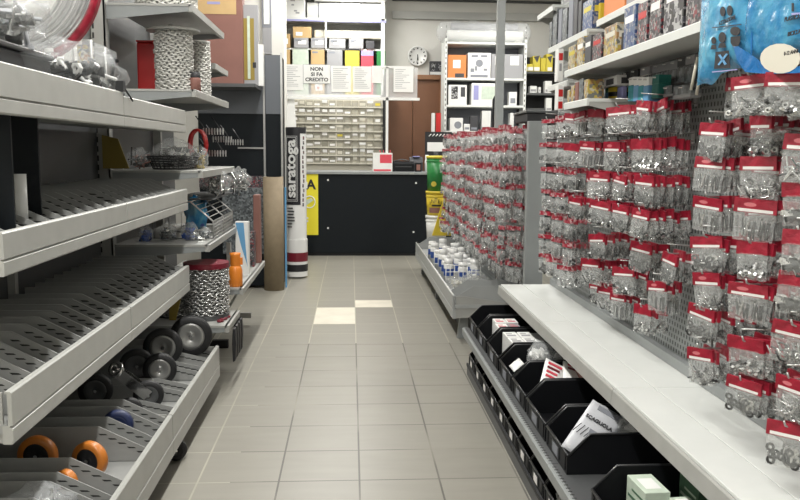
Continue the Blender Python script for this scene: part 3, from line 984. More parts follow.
# hanging displays with black combs
for i, (px, py, Y) in enumerate(((213, 130, 5.35), (222, 138, 5.8), (216, 152, 5.5), (234, 141, 6.1))):
    a = at(px, py, Y=Y)
    t = thing('comb_hook', '%s black comb-like hook rail under the white spool shelf' % ORD[i], 'hook rail', (a.x, Y, a.z))
    mb = MB().box(a.x - .07, a.x + .07, Y - .01, Y, a.z - .012, a.z + .004)
    mb.build('rail', M['dgrey'], t)
    mb = MB()
    for q in range(8):
        xx = a.x - .063 + q * .018
        mb.box(xx, xx + .007, Y - .012, Y - .008, a.z - .03, a.z + .012)
    mb.build('teeth', M['wire'], t)
    for s in (-1, 1):
        MB().tube([(a.x + s * .05, Y, a.z), (a.x + s * .05 - .06, Y, a.z + .09)], .004, 5).build('arm', M['blackmatt'], t)

# ------------------------------------------------------------------ dark end display, brown tube, wheel-board display
x0, x1 = at(230, 100, Y=7.0).x, at(282, 100, Y=7.9).x
t = thing('dark_display_unit', 'tall blue-black display unit with silver edges behind the brown tube', 'display unit', ((-1.45 + x1) / 2, 8.05, 0))
zt_, zm = at(270, 55, Y=7.9).z, at(270, 114, Y=7.9).z
xm = at(264.5, 100, Y=7.9).x
MB().box(-1.47, x1 - .01, 7.9, 8.3, .03, zt_).build('carcass', M['navy'], t)
MB().box(xm + .01, x1 - .012, 7.89, 7.9, zm, zt_).build('upper_panel', M['slate'], t)
MB().box(-1.47, xm - .01, 7.89, 7.9, zm, at(240, 85, Y=7.9).z + .05).build('side_panel', M['slate'], t)
for xx in (xm, x1):
    MB().box(xx - .012, xx + .006, 7.875, 7.9, 1.0, zt_ + .02).build('edge_profile', M['wire'], t)
zz = at(245, 148, Y=7.9).z
MB().box(at(238, 148, Y=7.9).x, xm, 7.88, 7.9, zz - .008, zz + .008).build('rail', M['wire'], t)
MB().box(-1.47, xm, 7.885, 7.9, 1.0, at(250, 176, Y=7.9).z).build('photo_strip', M['packprint'], t)
MB().box(-1.25, x1 - .02, 7.86, 7.9, .35, 1.0).build('lower_panel', M['clearparts'], t)

c = at(273.5, 291, Z=0)
r = .098
zt_ = at(273, 177, Y=c.y).z
t = thing('cardboard_tube', 'tall brown cardboard tube standing on the floor at the end of the left shelves', 'tube', (c.x, c.y + .09, 0))
MB().lathe([(r - .012, 0), (r, 0), (r, zt_), (r - .012, zt_), (r - .012, 0)], (c.x, c.y + .09, 0), 36).build('wall', M['card'], t)
MB().lathe([(.0001, zt_ - .08), (r - .0125, zt_ - .08), (r - .0125, zt_ - .078), (.0001, zt_ - .078)], (c.x, c.y + .09, 0), 36).build('plug', M['card'], t)
MB().box(c.x + r + .002, c.x + r + .016, c.y + .2, c.y + .24, 0, 1.0).build('blue_strip', M['bluelt'], label='thin blue and white strip standing between the brown tube and the round display', cat='strip')

# big pink carton and the tall printed carton standing on the dark unit
zb = at(240, 86, Y=7.7).z
t = thing('shelf_board', 'dark board under the pink carton', 'shelf', (-1.1, 7.7, zb - .03))
MB().box(-1.47, -.86, 7.4, 7.885, zb - .03, zb).build('board', M['dgrey'], t)
x0, x1, z0, z1 = rect(224, -10, 242, 80, 7.55)
t = thing('carton', 'big salmon pink carton standing high on the dark board', 'carton', ((x0 + x1) / 2 - .1, 7.6, zb))
MB().box(x0 - .22, x1, 7.55, 7.72, zb, 3.1).build('box', M['pink'], t, bevel=.004)
zt_ = at(230, 10, Y=7.5).z
MB().box(x0 - .22, at(236, 5, Y=7.54).x, 7.547, 7.5495, zt_ - .03, 3.09).build('label_panel', M['carton'], t)
MB().box(at(207, 3, Y=7.54).x, at(220, 3, Y=7.54).x, 7.545, 7.5468, at(213, 4, Y=7.54).z, at(213, 1.5, Y=7.54).z).build('blue_print', M['lilac'], t)
x0, x1, z0, z1 = rect(241.5, 5, 257.5, 87, 7.62)
t = thing('carton', 'tall slim carton printed with a green pole, beside the pink carton', 'carton', ((x0 + x1) / 2, 7.66, zb))
MB().box(x0, x1, 7.62, 7.70, zb, z1).build('box', M['greybox'], t)
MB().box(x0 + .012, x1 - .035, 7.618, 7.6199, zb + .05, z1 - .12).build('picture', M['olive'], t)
MB().box(x0 + .06, x0 + .085, 7.616, 7.6179, zb + .06, z1 - .1).build('pole_print', M['greenwhite'], t)
MB().box(x1 - .05, x1 - .02, 7.616, 7.6179, zb + .16, zb + .21).build('black_print', M['print'], t)
MB().box(x1 - .02, x1 + .045, 7.625, 7.69, zb, z1 - .35).build('white_box', M['whitep'], label='narrow white box with a red band beside the green pole carton', cat='box')
# framed picture hanging on the white pillar
x0, x1, z0, z1 = rect(262, -6, 270, 27, 8.5)
t = thing('picture_frame', 'grey framed picture hanging high on the white pillar', 'picture', ((x0 + x1) / 2, 8.89, z0))
x0, x1, z0, z1 = rect(262, -6, 271, 27, 8.87)
MB().box(x0, x1, 8.87, 8.9, z0, z1).build('frame', M['lettergrey'], t)
MB().box(x0 + .02, x1 - .02, 8.865, 8.87, z0 + .03, z1 - .03).build('print_sheet', M['white'], t)
MB().box(x0 + .005, x1, 8.86, 8.9, at(266, 54, Y=8.87).z, z0 - .005).build('grey_panel', M['greybox'], label='plain grey strip on the pillar below the framed picture', cat='panel')
mb = MB().box(at(283, 75, Y=8.86).x + .015, at(300, 75, Y=8.86).x - .02, 8.86, 8.89, 0.6, at(290, 60, Y=8.86).z)

# round wheel-board display: white cylinder with a black printed panel
c = at(296.5, 279, Z=0)
cy = c.y + .12
r = at(307, 200, Y=cy).x - at(296.3, 200, Y=cy).x + .003
cxx = at(296.3, 200, Y=cy).x
zt_ = at(296, 128, Y=cy).z
t = thing('round_display', 'round white cardboard display with black lettered panel on a striped drum', 'display', (cxx, cy, 0))
zd = at(296, 240, Y=cy - r).z


def ring(mb, z0, z1, rr, a0=0, a1=2 * PI, n=28, mi=0):
    v, f = [], []
    for i in range(n + 1):
        a = a0 + (a1 - a0) * i / n
        for z in (z0, z1):
            v.append((cxx + rr * math.sin(a), cy - rr * math.cos(a), z))
    for i in range(n):
        f.append((2 * i, 2 * i + 2, 2 * i + 3, 2 * i + 1))
    return mb.add(v, f, mi, True)


MB().cyl((cxx, cy, 0), r, .02, zd, 36).build('drum', M['whitep'], t)
for (p0, p1, m, n) in ((253, 262, 'redp', 'red_band'), (265, 272, 'blackmatt', 'black_band')):
    ring(MB(), at(296, p1, Y=cy - r).z, at(296, p0, Y=cy - r).z, r + .002).build(n, M[m if m != 'redp' else 'darkred'], t)
MB().cyl((cxx, cy, 0), r - .008, zd, zt_, 36).build('cylinder', M['white'], t)
ra = r - .005
zt1, zb1 = at(296, 130, Y=cy - r).z, at(296, 205, Y=cy - r).z
ring(MB(), zb1, zt1, ra, -1.15, .48, 18).build('black_panel', M['print'], t)
ring(MB(), zt1 - .035, zt1 + .03, ra + .001, -1.15, 1.3, 20).build('black_band', M['print'], t)
PA = -.36
RR = Matrix.Rotation(PA, 4, 'Z')
ctr = Vector((cxx, cy, 0)) + RR @ Vector((0, -(ra + .006), 0))
fr = MB()
fr.T = Matrix.Translation(ctr) @ RR
hh = (zt1 - zb1) / 2 - .05
zc = (zt1 + zb1) / 2 - .012
w = .068
for k in (0, 1):
    ww, h2, th = w - k * .014, hh - k * .014, .0035
    fr.box(-ww, -ww + th, -.0012, 0, zc - h2, zc + h2).box(ww - th, ww, -.0012, 0, zc - h2, zc + h2)
    fr.box(-ww, ww, -.0012, 0, zc - h2, zc - h2 + th).box(-ww, ww, -.0012, 0, zc + h2 - th, zc + h2)
fr.build('outline', M['whitep'], t)
text('lettering', 'saratoga', .155, Matrix.Translation(ctr) @ RR @ tm(-.004, -.003, zc) @ Matrix.Rotation(PI / 2, 4, 'Z'), M['whitep'], t, bold=.004, sx=(2 * hh - .08) / .52)
mb = MB()
mb.T = Matrix.Translation(ctr) @ RR
random.seed(3)
for i in range(7):
    zz = zb1 - .035 - i * .033
    mb.box(-.05, -.05 + random.uniform(.05, .10), -.001, .004, zz - .006, zz + .006)
mb.build('small_print', M['print'], t)
mb = MB()
random.seed(5)
for i in range(15):
    a = random.choice((.68, .78))
    zz = zt1 - .10 - i * .05
    v = [(cxx + (ra) * math.sin(a + q), cy - (ra) * math.cos(a + q), zz + dz) for q, dz in ((0, 0), (.18, 0), (.18, .035), (0, .035))]
    mb.add(v, [(0, 1, 2, 3)])
mb.build('side_print', M['packprint'], t)
#PART4
# ------------------------------------------------------------------ counter
CY = 10.36
t = thing('counter', 'black fronted shop counter with a grey worktop across the end of the aisle', 'counter', (.25, CY + .3, 0))
xr = at(447, 171, Y=CY).x
MB().box(-.62, xr, CY, CY + .6, .04, 1.06).build('front_panel', M['navy'], t)
MB().box(-.62, xr, CY + .03, CY + .58, 0, .04).build('plinth', M['blackmatt'], t)
MB().box(-.64, xr + .02, CY - .03, CY + .62, 1.06, 1.095).build('worktop', M['grey'], t, bevel=.005)
sc_ = 0
for (px, py) in ((328, 180), (328, 228), (416, 183), (413.5, 232)):
    p = at(px, py, Y=CY)
    MB().cyl((p.x, CY, p.z), .013, -.004, .0, 12, 0, 'Y').build('screw_cap', M['whitep'], t)
p = at(412, 174, Y=CY - .03)
MB().box(p.x - .03, p.x + .03, CY - .034, CY - .03, 1.068, 1.085).build('edge_plate', M['wire'], t)
CT = 1.095
# yellow sign leaning on the counter
x0, x1, z0, z1 = rect(303, 174, 318, 235, CY - .02)
t = thing('yellow_sign', 'bright yellow advertising board fixed to the left end of the counter', 'sign', ((x0 + x1) / 2, CY - .02, z0))
MB().box(x0 - .1, x1, CY - .012, CY - .002, z0, z1).build('board', M['ysign'], t)
a = at(311, 185, Y=CY - .015)
text('lettering', 'A', .17, tm(a.x, CY - .0135, a.z), M['print'], t, bold=.006)
MB().box(at(301, 185, Y=CY).x, at(307.5, 185, Y=CY).x, CY - .0145, CY - .012, a.z - .045, a.z + .04).build('white_patch', M['whitep'], t)
a = at(309.5, 202, Y=CY - .015)
mb = MB().tube([(a.x + .07 * math.cos(q * PI / 12), CY - .014, a.z + .075 * math.sin(q * PI / 12)) for q in range(24)], .008, 6, 0, True)
mb.build('drawing', M['whitep'], t)
mb = MB().prism([(a.x - .05, a.z - .05), (a.x + .05, a.z + .02), (a.x + .02, a.z + .05), (a.x - .05, a.z + .02)], 'Y', CY - .0145, CY - .012)
mb.build('drawing_fill', M['greenwhite'], t)
for k, (py, w) in enumerate(((218, 5), (221, 6))):
    a = at(306, py, Y=CY)
    MB().box(a.x - .03, a.x + .03, CY - .0145, CY - .012, a.z - .012, a.z + .012).build('small_print', M['whitep'], t)


def on_counter(name, label, cat, px0, px1, pyt, Y, dep, m, base=CT, bev=.004, parent=None):
    x0, x1, z0, z1 = rect(px0, pyt, px1, 165, Y)
    return (x0, x1, Y, Y + dep, base, z1)


x0, x1, y0, y1, z0, z1 = on_counter('', '', '', 373, 392.5, 153, CY + .08, .2, None)
t = thing('carton', 'white and red carton standing on the counter', 'carton', ((x0 + x1) / 2, y0, z0))
MB().box(x0, x1, y0, y1, z0, z1).build('box', M['whitep'], t, bevel=.003)
MB().box(x0 + .09, x1 - .01, y0 - .0015, y0, z0 + .11, z1 - .02).build('red_print', M['pinkred'], t)
MB().box(x0 + .01, x1 - .02, y0 - .0015, y0, z0 + .006, z0 + .03).build('red_strip', M['pinkred'], t)
mb = MB()
for k in range(4):
    mb.tube([(x0 + .1 + .04 * k, y0 + .05, z1), (x0 + .09 + .045 * k, y0 + .04, z1 + .035)], .006, 5)
mb.build('red_tabs', M['pinkred'], t)
x0, x1, y0, y1, z0, z1 = on_counter('', '', '', 393, 414, 161.5, CY + .1, .22, None)
t = thing('receipt_printer', 'low black receipt printer on the counter beside the white and red carton', 'printer', ((x0 + x1) / 2, y0, z0))
MB().prism([(y0, z0), (y0, z1 - .03), (y0 + .05, z1), (y1, z1), (y1, z0)], 'X', x0, x1).build('body', M['black'], t, bevel=.006)
MB().box(x0 + .03, x1 - .03, y0 - .003, y0 + .002, z0 + .06, z0 + .068).build('slot', M['dgrey'], t)
mb = MB().tube([(x0 + .02, y0 + .05, z1 + .004), (x0 + .12, y0 + .07, z1 + .025), (x0 + .2, y0 + .05, z1 + .01), (x0 + .16, y0 + .12, z1 + .02)], .008, 6)
mb.build('cable', M['dgrey'], label='dark cable lying on the low black printer', cat='cable')
x0, x1, y0, y1, z0, z1 = on_counter('', '', '', 410, 423, 157, CY + .34, .2, None)
t = thing('telephone', 'dark device with a pale screen standing behind the printer', 'device', ((x0 + x1) / 2, y0, z0))
MB().prism([(y0, z0), (y0, z1 - .07), (y0 + .06, z1), (y1, z1), (y1, z0)], 'X', x0, x1).build('body', M['dbox'], t, bevel=.006)
MB().box(x0 + .04, x1 - .04, y0 + .02, y0 + .1, z1 - .001, z1 + .012).build('screen', M['lilac'], t)
x0, x1, y0, y1, z0, z1 = on_counter('', '', '', 415, 421.5, 163, CY + .07, .03, None)
t = thing('card_terminal', 'small dark card terminal with a pale label at the right of the counter', 'terminal', ((x0 + x1) / 2, y0, z0))
MB().box(x0, x1, y0, y1, z0, z1).build('body', M['black'], t, bevel=.004)
MB().box(x0 + .02, x1 - .015, y0 - .001, y0 + .001, z0 + .02, z1 - .02).build('label_patch', M['pink'], t)
for (px, pt, r, m, m2, n) in ((427, 155, .028, 'whitep', 'whitep', 'white bottle on the right end of the counter'), (436, 152, .042, 'orangep', 'blackmatt', 'orange bottle with a black cap behind the green bucket')):
    p = at(px, pt, Y=CY + .14)
    t = thing('bottle', n, 'bottle', (p.x, CY + .14, CT))
    MB().lathe([(.0001, 0), (r, 0), (r, (p.z - CT) * .66), (r * .45, (p.z - CT) * .8), (.0001, (p.z - CT) * .8)], (p.x, CY + .14, CT), 18).build('body', M[m], t)
    MB().lathe([(r * .8, (p.z - CT) * .62), (r * .8, p.z - CT), (.0001, p.z - CT)], (p.x, CY + .14, CT), 14).build('cap', M[m2], t)

# plexiglass screen hung over the counter, with papers taped on
YP = CY + .1
x0, x1, z0, z1 = rect(284, 67.5, 420, 98, YP)
xm0, xm1 = at(386, 90, Y=YP).x, at(388.5, 90, Y=YP).x
t = thing('counter_screen', 'clear plastic counter screen framed by white rails above the counter', 'screen', ((x0 + x1) / 2, YP, CT))
MB().box(x0, x1, YP, YP + .035, z0 - .012, z0 + .022).build('lower_rail', M['whitep'], t)
MB().box(at(372, 68, Y=YP).x, x1 - .08, YP, YP + .03, z1 - .015, z1 + .015).build('upper_rail', M['whitep'], t)
MB().box(xm0, xm1, YP, YP + .035, CT, z1).build('post', M['whitep'], t)
MB().box(x0, x0 + .03, YP, YP + .035, CT, z1 + .3).build('post', M['whitep'], t)
MB().box(x0, x1 - .03, YP + .012, YP + .016, z0, z1).build('clear_sheet', M['plexi'], t)
for (a, b, c, e, n, kind) in ((285, 303, 64.5, 90, 'white price sheet at the far left on the counter screen, left of the credit notice', 'p'),
                              (331.5, 351, 66, 92, 'white printed sheet just right of the credit notice', 'p'),
                              (353, 371.5, 66.5, 92, 'white printed sheet second to the right of the credit notice', 'p'),
                              (372, 382, 67, 83, 'small blank paper by the white screen post', 'n'),
                              (393.5, 413.5, 67, 92, 'white printed sheet at the right end of the screen, before the brown door', 'p')):
    X0, X1, Z0, Z1 = rect(a, c, b, e, YP - .004)
    t = thing('notice_sheet', n, 'paper', ((X0 + X1) / 2, YP - .004, Z0), 0, 'papers taped on the counter screen')
    MB().box(X0, X1, YP - .004, YP - .001, Z0, Z1).build('paper', M['white'], t)
    if kind == 'p':
        random.seed(int(a))
        mb = MB()
        for q in range(11):
            zz = Z1 - .03 - q * (Z1 - Z0 - .06) / 11
            mb.box(X0 + .02, X0 + .02 + (X1 - X0 - .04) * random.uniform(.4, 1), YP - .0048, YP - .0039, zz - .006, zz)
        mb.build('print_lines', M['greybox'], t)
X0, X1, Z0, Z1 = rect(303.5, 65, 330, 83, YP - .01)
t = thing('credit_sign', 'white sign reading NON SI FA CREDITO on the counter screen', 'sign', ((X0 + X1) / 2, YP - .01, Z0))
MB().box(X0, X1, YP - .012, YP - .001, Z0, Z1).build('plate', M['white'], t)
MB().box(X0 - .006, X1 + .006, YP - .010, YP - .002, Z0 - .006, Z1 + .006).build('border', M['greybox'], t)
for k, s in enumerate(('NON', 'SI FA', 'CREDITO')):
    text('lettering', s, .062, tm((X0 + X1) / 2, YP - .0135, Z1 - .055 - k * .066), M['print'], t, sx=1.12, bold=.002)

# ------------------------------------------------------------------ drawer cabinet and the shelf of boxes behind the counter
YD = 11.55
x0, x1, z0, z1 = rect(291, 97, 381.5, 168, YD)
z0 = .86
t = thing('drawer_cabinet', 'wide cabinet of small clear part drawers behind the counter', 'cabinet', ((x0 + x1) / 2, YD + .2, 0))
MB().box(x0 - .02, x1 + .02, YD + .03, YD + .40, 0, z1).build('carcass', M['cream'], t)
NR, NC = 8, 12
zl, zh = at(330, 163.5, Y=YD).z, at(330, 99, Y=YD).z
dw, dh = (x1 - x0) / NC, (zh - zl) / NR
random.seed(21)
for r in range(NR):
    MB().box(x0 - .02, x1 + .02, YD - .02, YD + .03, zl + r * dh - .008, zl + r * dh + .012).build('shelf_strip', M['cream'], t)
    for c in range(NC):
        xx = x0 + c * dw
        zz = zl + r * dh + .014
        mb = MB().box(xx + .006, xx + dw - .006, YD - .006, YD + .03, zz, zz + dh - .035)
        dr = mb.build('drawer', M['drawer'], t)
        mb = MB().box(xx + .014, xx + dw - .014, YD + .005, YD + .028, zz + .004, zz + (dh - .05) * random.uniform(.3, .9))
        mb.build('drawer_contents', M[random.choice(['parts', 'parts', 'parts', 'hub', 'whitep', 'blackmatt', 'boltdark', 'cream'])], dr)
        if random.random() < .7:
            hw = random.uniform(.25, .45) * dw
            z9 = zz + random.choice((.01, .03, .045))
            MB().box(xx + dw / 2 - hw, xx + dw / 2 + hw, YD - .0085, YD - .0062, z9, z9 + random.uniform(.025, .045)).build('drawer_label', M[random.choice(['white', 'white', 'cream', 'label'] + (['yellowbox'] if random.random() < .1 else []))], dr)
MB().box(x0 + 6 * dw - .006, x0 + 6 * dw + .006, YD - .012, YD + .03, zl, zh).build('mullion', M['cream'], t)
xa, xb2 = at(382, 120, Y=YD).x, at(386, 120, Y=YD).x
MB().box(xa + .02, xb2 + .02, YD - .05, YD + .4, 0, z1 + .3).build('side_panel', M['blackmatt'], t)
# paper hung in front of the left end of the drawers
x0p, x1p, z0p, z1p = rect(284, 90, 296, 128, YP + .05)
MB().prism([(x0p, z1p), (x1p - .03, z1p), (x1p, z0p), (x0p, z0p)], 'Y', YP + .05, YP + .056).build('white_sheet', M['white'], label='long plain white sheet hanging left of the small drawers', cat='paper')

YS = 11.62
t = thing('stock_rack', 'grey stock rack of cartons high above the small drawers', 'rack', (0, YS + .2, 0))
xl, xr2 = at(276, 40, Y=YS).x, at(386, 40, Y=YS).x
zt_ = at(330, 18, Y=YS).z
zb = z1 + .002
MB().box(xl, xr2, YS + .36, YS + .375, zb, zt_).build('back_panel', M['wallgrey'], t)
for xx in (xl, xr2 - .05):
    MB().box(xx - .02, xx + .03, YS - .02, YS + .36, zb, CZ - .1).build('side_post', M['whitep'], t)
MB().box(xl, xr2, YS - .02, YS + .36, zt_ - .035, zt_).build('top_board', M['whiteshelf'], t)
MB().box(xl, xr2, YS - .028, YS - .0202, zt_ - .055, zt_ - .028).build('blue_edge', M['lilac'], t)
MB().box(xl, xr2, YS - .02, YS + .36, zb, zb + .03).build('lower_board', M['whiteshelf'], t)
zmid = at(330, 48.5, Y=YS).z
MB().box(xl + .03, xr2 - .05, YS + .015, YS + .36, zmid - .02, zmid).build('middle_board', M['whiteshelf'], t)
px = at(326, 30, Y=YS).x
MB().box(px - .012, px + .012, YS - .03, YS - .005, zmid, zt_ - .05).build('hanging_rod', M['wire'], t)
random.seed(8)
lst = [(277, 290.5, 34, 48, 'carton', 'kraft carton with a red dot, leftmost on the upper row of the stock rack'),
       (294, 309, 38, 48, 'greybox', 'grey carton second along the upper row of the stock rack'),
       (311, 326, 38, 48, 'greybox', 'grey carton third along the upper row, beside the hanging rod'),
       (329, 346, 39, 48, 'greybox', 'grey carton fourth along the upper row of the stock rack'),
       (349, 364, 39, 48, 'greybox', 'grey carton fifth along the upper row of the stock rack'),
       (366, 375, 41, 48, 'dbox', 'dark flat carton at the right of the upper row'),
       (376, 386, 39, 64, 'green', 'dark green package at the right end of the stock rack')]
low = [(277, 290.5, 49, 63, 'carton', 'kraft carton on the lower row at the left of the stock rack'),
       (292.5, 309, 48.5, 63, 'greenwhite', 'pale carton second along the lower row'),
       (311, 325, 49, 63, 'carton', 'kraft carton with a white label in the middle of the lower row'),
       (327, 343, 49, 63, 'greybox', 'grey carton fourth along the lower row'),
       (345, 360, 50, 63, 'yellowbox', 'yellow box with a black lid on the lower row'),
       (361, 374, 50, 63, 'pinkred', 'pink and blue box on the lower row at the right')]
for row, zbase in ((lst, zmid), (low, zb + .03)):
    for (a, b, c, e, m, n) in row:
        X0, X1, Z0, Z1 = rect(a, c, b, e, YS)
        bz = zbase if e < 60 else zb + .03
        yy = YS if e < 60 or bz == zb + .03 else YS
        t = thing('carton', n, 'carton', ((X0 + X1) / 2, YS, bz), 0, 'cartons on the stock rack')
        top = Z1 if row is lst else min(Z1, zmid - .024)
        if m == 'green':
            X0 += .01
            top = zmid - .024
        MB().box(X0, X1 - .008, YS - .015, YS + .3, bz + .001, top).build('box', M[m], t, bevel=.004)
        if m in ('carton', 'greybox'):
            w = X1 - X0
            MB().box(X0 + w * .28, X1 - w * .18, YS - .0165, YS - .0149, bz + .05, bz + .05 + (top - bz) * .4).build('white_label', M['white'], t)
            if m == 'carton':
                MB().box(X0 + w * .45, X0 + w * .58, YS - .0178, YS - .0164, bz + .075, bz + .10).build('red_dot', M['redp'], t)
            MB().box(X0 + w * .1, X0 + w * .5, YS - .0165, YS - .0149, top - .045, top - .02).build('print_line', M['lettergrey'], t)
        if m == 'yellowbox':
            MB().box(X0, X1 - .01, YS - .017, YS + .2, top, top + .02).build('lid', M['print'], t)
        if m == 'pinkred':
            MB().box(X0, X1 - .008, YS - .0165, YS - .0149, top - .07, top - .002).build('blue_print', M['lilac'], t)
X0, X1, Z0, Z1 = rect(293, 27, 311, 36, YS)
t = thing('carton', 'kraft carton stacked on a grey one, the highest on the stock rack', 'carton', ((X0 + X1) / 2, YS, at(300, 38, Y=YS).z))
z9 = at(300, 38, Y=YS).z + .001
MB().box(X0, X1, YS - .012, YS + .28, z9, Z1).build('box', M['carton'], t, bevel=.004)
MB().box(X0 + .04, X1 - .12, YS - .0135, YS - .0119, z9 + .03, z9 + .08).build('white_label', M['white'], t)
X0, X1, Z0, Z1 = rect(314, 29, 385, 38, YS)
z9 = at(330, 38, Y=YS).z + .004
MB().box(X0, X1, YS + .05, YS + .30, z9, Z1 - .02).build('flat_bundle', M['cream'], label='long pale yellowish bundle lying across the grey cartons', cat='bundle', bevel=.02)
# film-wrapped stock above the rack
X0, X1, Z0, Z1 = rect(276, -4, 305, 15, YS)
t = thing('wrapped_pack', 'white pack printed with grey marks on top of the stock rack at left', 'pack', ((X0 + X1) / 2, YS, zt_))
MB().box(X0, X1, YS, YS + .3, zt_ + .001, CZ - .06).build('pack', M['whitep'], t, bevel=.01)
random.seed(4)
mb = MB()
for q in range(10):
    a, b = random.uniform(X0 + .03, X1 - .1), random.uniform(zt_ + .03, CZ - .12)
    mb.box(a, a + random.uniform(.03, .07), YS - .0015, YS, b, b + .02)
mb.build('grey_print', M['greybox'], t)
X0, X1, Z0, Z1 = rect(307, 2, 386, 17, YS)
t = thing('wrapped_roll', 'long film-wrapped white roll lying on top of the stock rack', 'roll', ((X0 + X1) / 2, YS, zt_))
rr = (Z1 - zt_) / 2 - .003
MB().cyl((0, YS + .02 + rr, zt_ + rr + .003), rr, X0, X1, 20, 0, 'X').build('roll', M['whitep'], t)
for q in range(4):
    xx = X0 + .15 + q * .3
    MB().cyl((0, YS + .02 + rr, zt_ + rr + .003), rr + .003, xx, xx + .02, 20, 0, 'X').build('strap', M['lettergrey'], t)
MB().box(X0 + .1, X1, YS + .02, YS + .2, zt_ + 2 * rr + .01, min(CZ - .06, zt_ + 2 * rr + .16)).build('wrapped_pack', M['whitep'], label='white pack lying on the film-wrapped roll, cut by the top edge', cat='pack', bevel=.01)

# ------------------------------------------------------------------ clock and what stands by the door head
c = at(417.5, 56, Y=11.97)
R = .145
t = thing('wall_clock', 'round white wall clock with black figures above the brown door', 'clock', (c.x, 11.97, c.z - R))
MB().lathe([(.0001, -.025), (R * .86, -.025), (R * .88, -.035), (R, -.03), (R, .02), (.0001, .02)], (c.x, 11.975, c.z), 48, 0, True, 'Y').build('case', M['whitep'], t)
mb = MB()
for q in range(12):
    a = q * PI / 6
    mb.T = Matrix.Translation((c.x, 11.948, c.z)) @ Matrix.Rotation(-a, 4, 'Y')
    w = .007 if q % 3 else .010
    mb.box(-w, w, -.001, .001, R * .66, R * .82)
mb.build('hour_marks', M['print'], t)
mb = MB()
mb.T = Matrix.Translation((c.x, 11.946, c.z)) @ Matrix.Rotation(PI * 1.03, 4, 'Y')
mb.box(-.004, .004, -.001, .001, -.02, R * .72)
mb.T = Matrix.Translation((c.x, 11.945, c.z)) @ Matrix.Rotation(PI * .97, 4, 'Y')
mb.box(-.006, .006, -.001, .001, -.02, R * .45)
mb.build('hands', M['print'], t)
X0, X1, Z0, Z1 = rect(430, 61, 444.5, 74.5, 11.86)
zf = at(437, 74.5, Y=11.86).z
doorh = [o_ for o_ in bpy.data.objects if o_.name.startswith('door_frame')]
t = thing('photo_box', 'dark box with two pictures standing on the door head beside the clock', 'box', ((X0 + X1) / 2, 11.95, Z0))
ztop = rect(376, 80, 440, 150, 11.93)[3] + .07
MB().box(X0, X1, 11.9, 11.99, ztop, Z1).build('box', M['dbox'], t, bevel=.003)
for q in (0, 1):
    w = (X1 - X0) / 2
    MB().box(X0 + q * w + .02, X0 + (q + 1) * w - .02, 11.8985, 11.9, ztop + .06, Z1 - .03).build('picture', M['photo'], t)
MB().box(X0 + .005, X1 - .005, 11.8985, 11.9, ztop + .003, ztop + .045).build('white_band', M['white'], t)

# ------------------------------------------------------------------ shelf unit of appliances, right of the door
YA = 11.1
xl, xr2 = at(444.5, 70, Y=YA).x, at(526, 70, Y=YA).x
t = thing('appliance_rack', 'white slotted shelf rack of boxed appliances right of the brown door', 'rack', ((xl + xr2) / 2, YA + .2, 0))
ztop_ = at(470, 41, Y=YA).z
MB().box(xl, xr2, YA + .40, YA + .42, 0, ztop_).build('back_panel', M['lettergrey'], t)
for xx in (xl, xr2 - .03):
    pb = MB().box(xx, xx + .035, YA - .01, YA + .02, 0, ztop_ + .03).box(xx, xx + .004, YA, YA + .40, 0, ztop_ + .03)
    pst = pb.build('upright', M['whiteshelf'], t)
    sb = MB()
    for k in range(40):
        sb.box(xx + .012, xx + .022, YA - .0115, YA - .0099, .3 + k * .07, .33 + k * .07)
    sb.build('slots', M['slot'], pst)
SH = []
for py in (42, 78, 105, 131):
    z = at(470, py, Y=YA).z
    SH.append(z)
    MB().box(xl + .036, xr2 - .031, YA - .012, YA + .4, z - .03, z).build('shelf_board', M['whiteshelf'], t, bevel=.003)


def rack_box(a, b, top, z, m, n, name='carton', dep=.3, y=YA, cat='carton', bev=.004, group=None):
    X0, X1, Z0, Z1 = rect(a, top, b, top + 5, y)
    t = thing(name, n, cat, ((X0 + X1) / 2, y, z), 0, group)
    MB().box(X0, X1, y, y + dep, z + .001, Z1).build('box', M[m], t, bevel=bev)
    return t, X0, X1, z, Z1


t, X0, X1, z, Z1 = rack_box(448, 466.5, 55, SH[1], 'orangebox', 'orange carton with a white label, at the left of the upper appliance shelf')
MB().box(X0 + .07, X1 - .08, YA - .0015, YA, z + .13, z + .24).build('white_label', M['white'], t)
MB().box(X0 + .1, X1 - .03, YA - .0015, YA, z + .005, z + .06).build('print_line', M['dbox'], t)
t, X0, X1, z, Z1 = rack_box(468, 491, 53, SH[1], 'whitep', 'white carton printed with a black device, middle of the upper appliance shelf')
mx_ = (X0 + X1) / 2
MB().cyl((mx_, YA, z + .20), .05, -.003, 0, 20, 0, 'Y').build('device_print', M['lettergrey'], t)
mb = MB()
for (a, b, c, e) in ((-.11, .28, .09, .03), (.02, .28, .09, .03), (-.12, .08, .05, .05), (-.06, .1, .03, .06), (.06, .1, .05, .03), (-.12, .01, .24, .035)):
    mb.box(mx_ + a, mx_ + a + c, YA - .0015, YA, z + b, z + b + e)
mb.build('small_print', M['lettergrey'], t)
t, X0, X1, z, Z1 = rack_box(491.5, 523.5, 54.5, SH[1], 'greybox', 'wide grey carton behind the steel pole on the upper appliance shelf')
MB().box(X0 + .05, X0 + .18, YA - .0015, YA, z + .18, z + .30).build('white_label', M['white'], t)
MB().box(X1 - .18, X1 - .06, YA - .0015, YA, z + .18, z + .30).build('white_label', M['white'], t)
t, X0, X1, z, Z1 = rack_box(448.5, 467, 85, SH[2], 'whitep', 'white carton with two dark phone pictures on the second appliance shelf')
MB().box(X0 + .04, X0 + .13, YA - .0015, YA, z + .08, Z1 - .02).build('picture', M['photo'], t)
MB().box(X0 + .17, X0 + .23, YA - .0015, YA, z + .11, Z1 - .03).build('picture', M['dbox'], t)
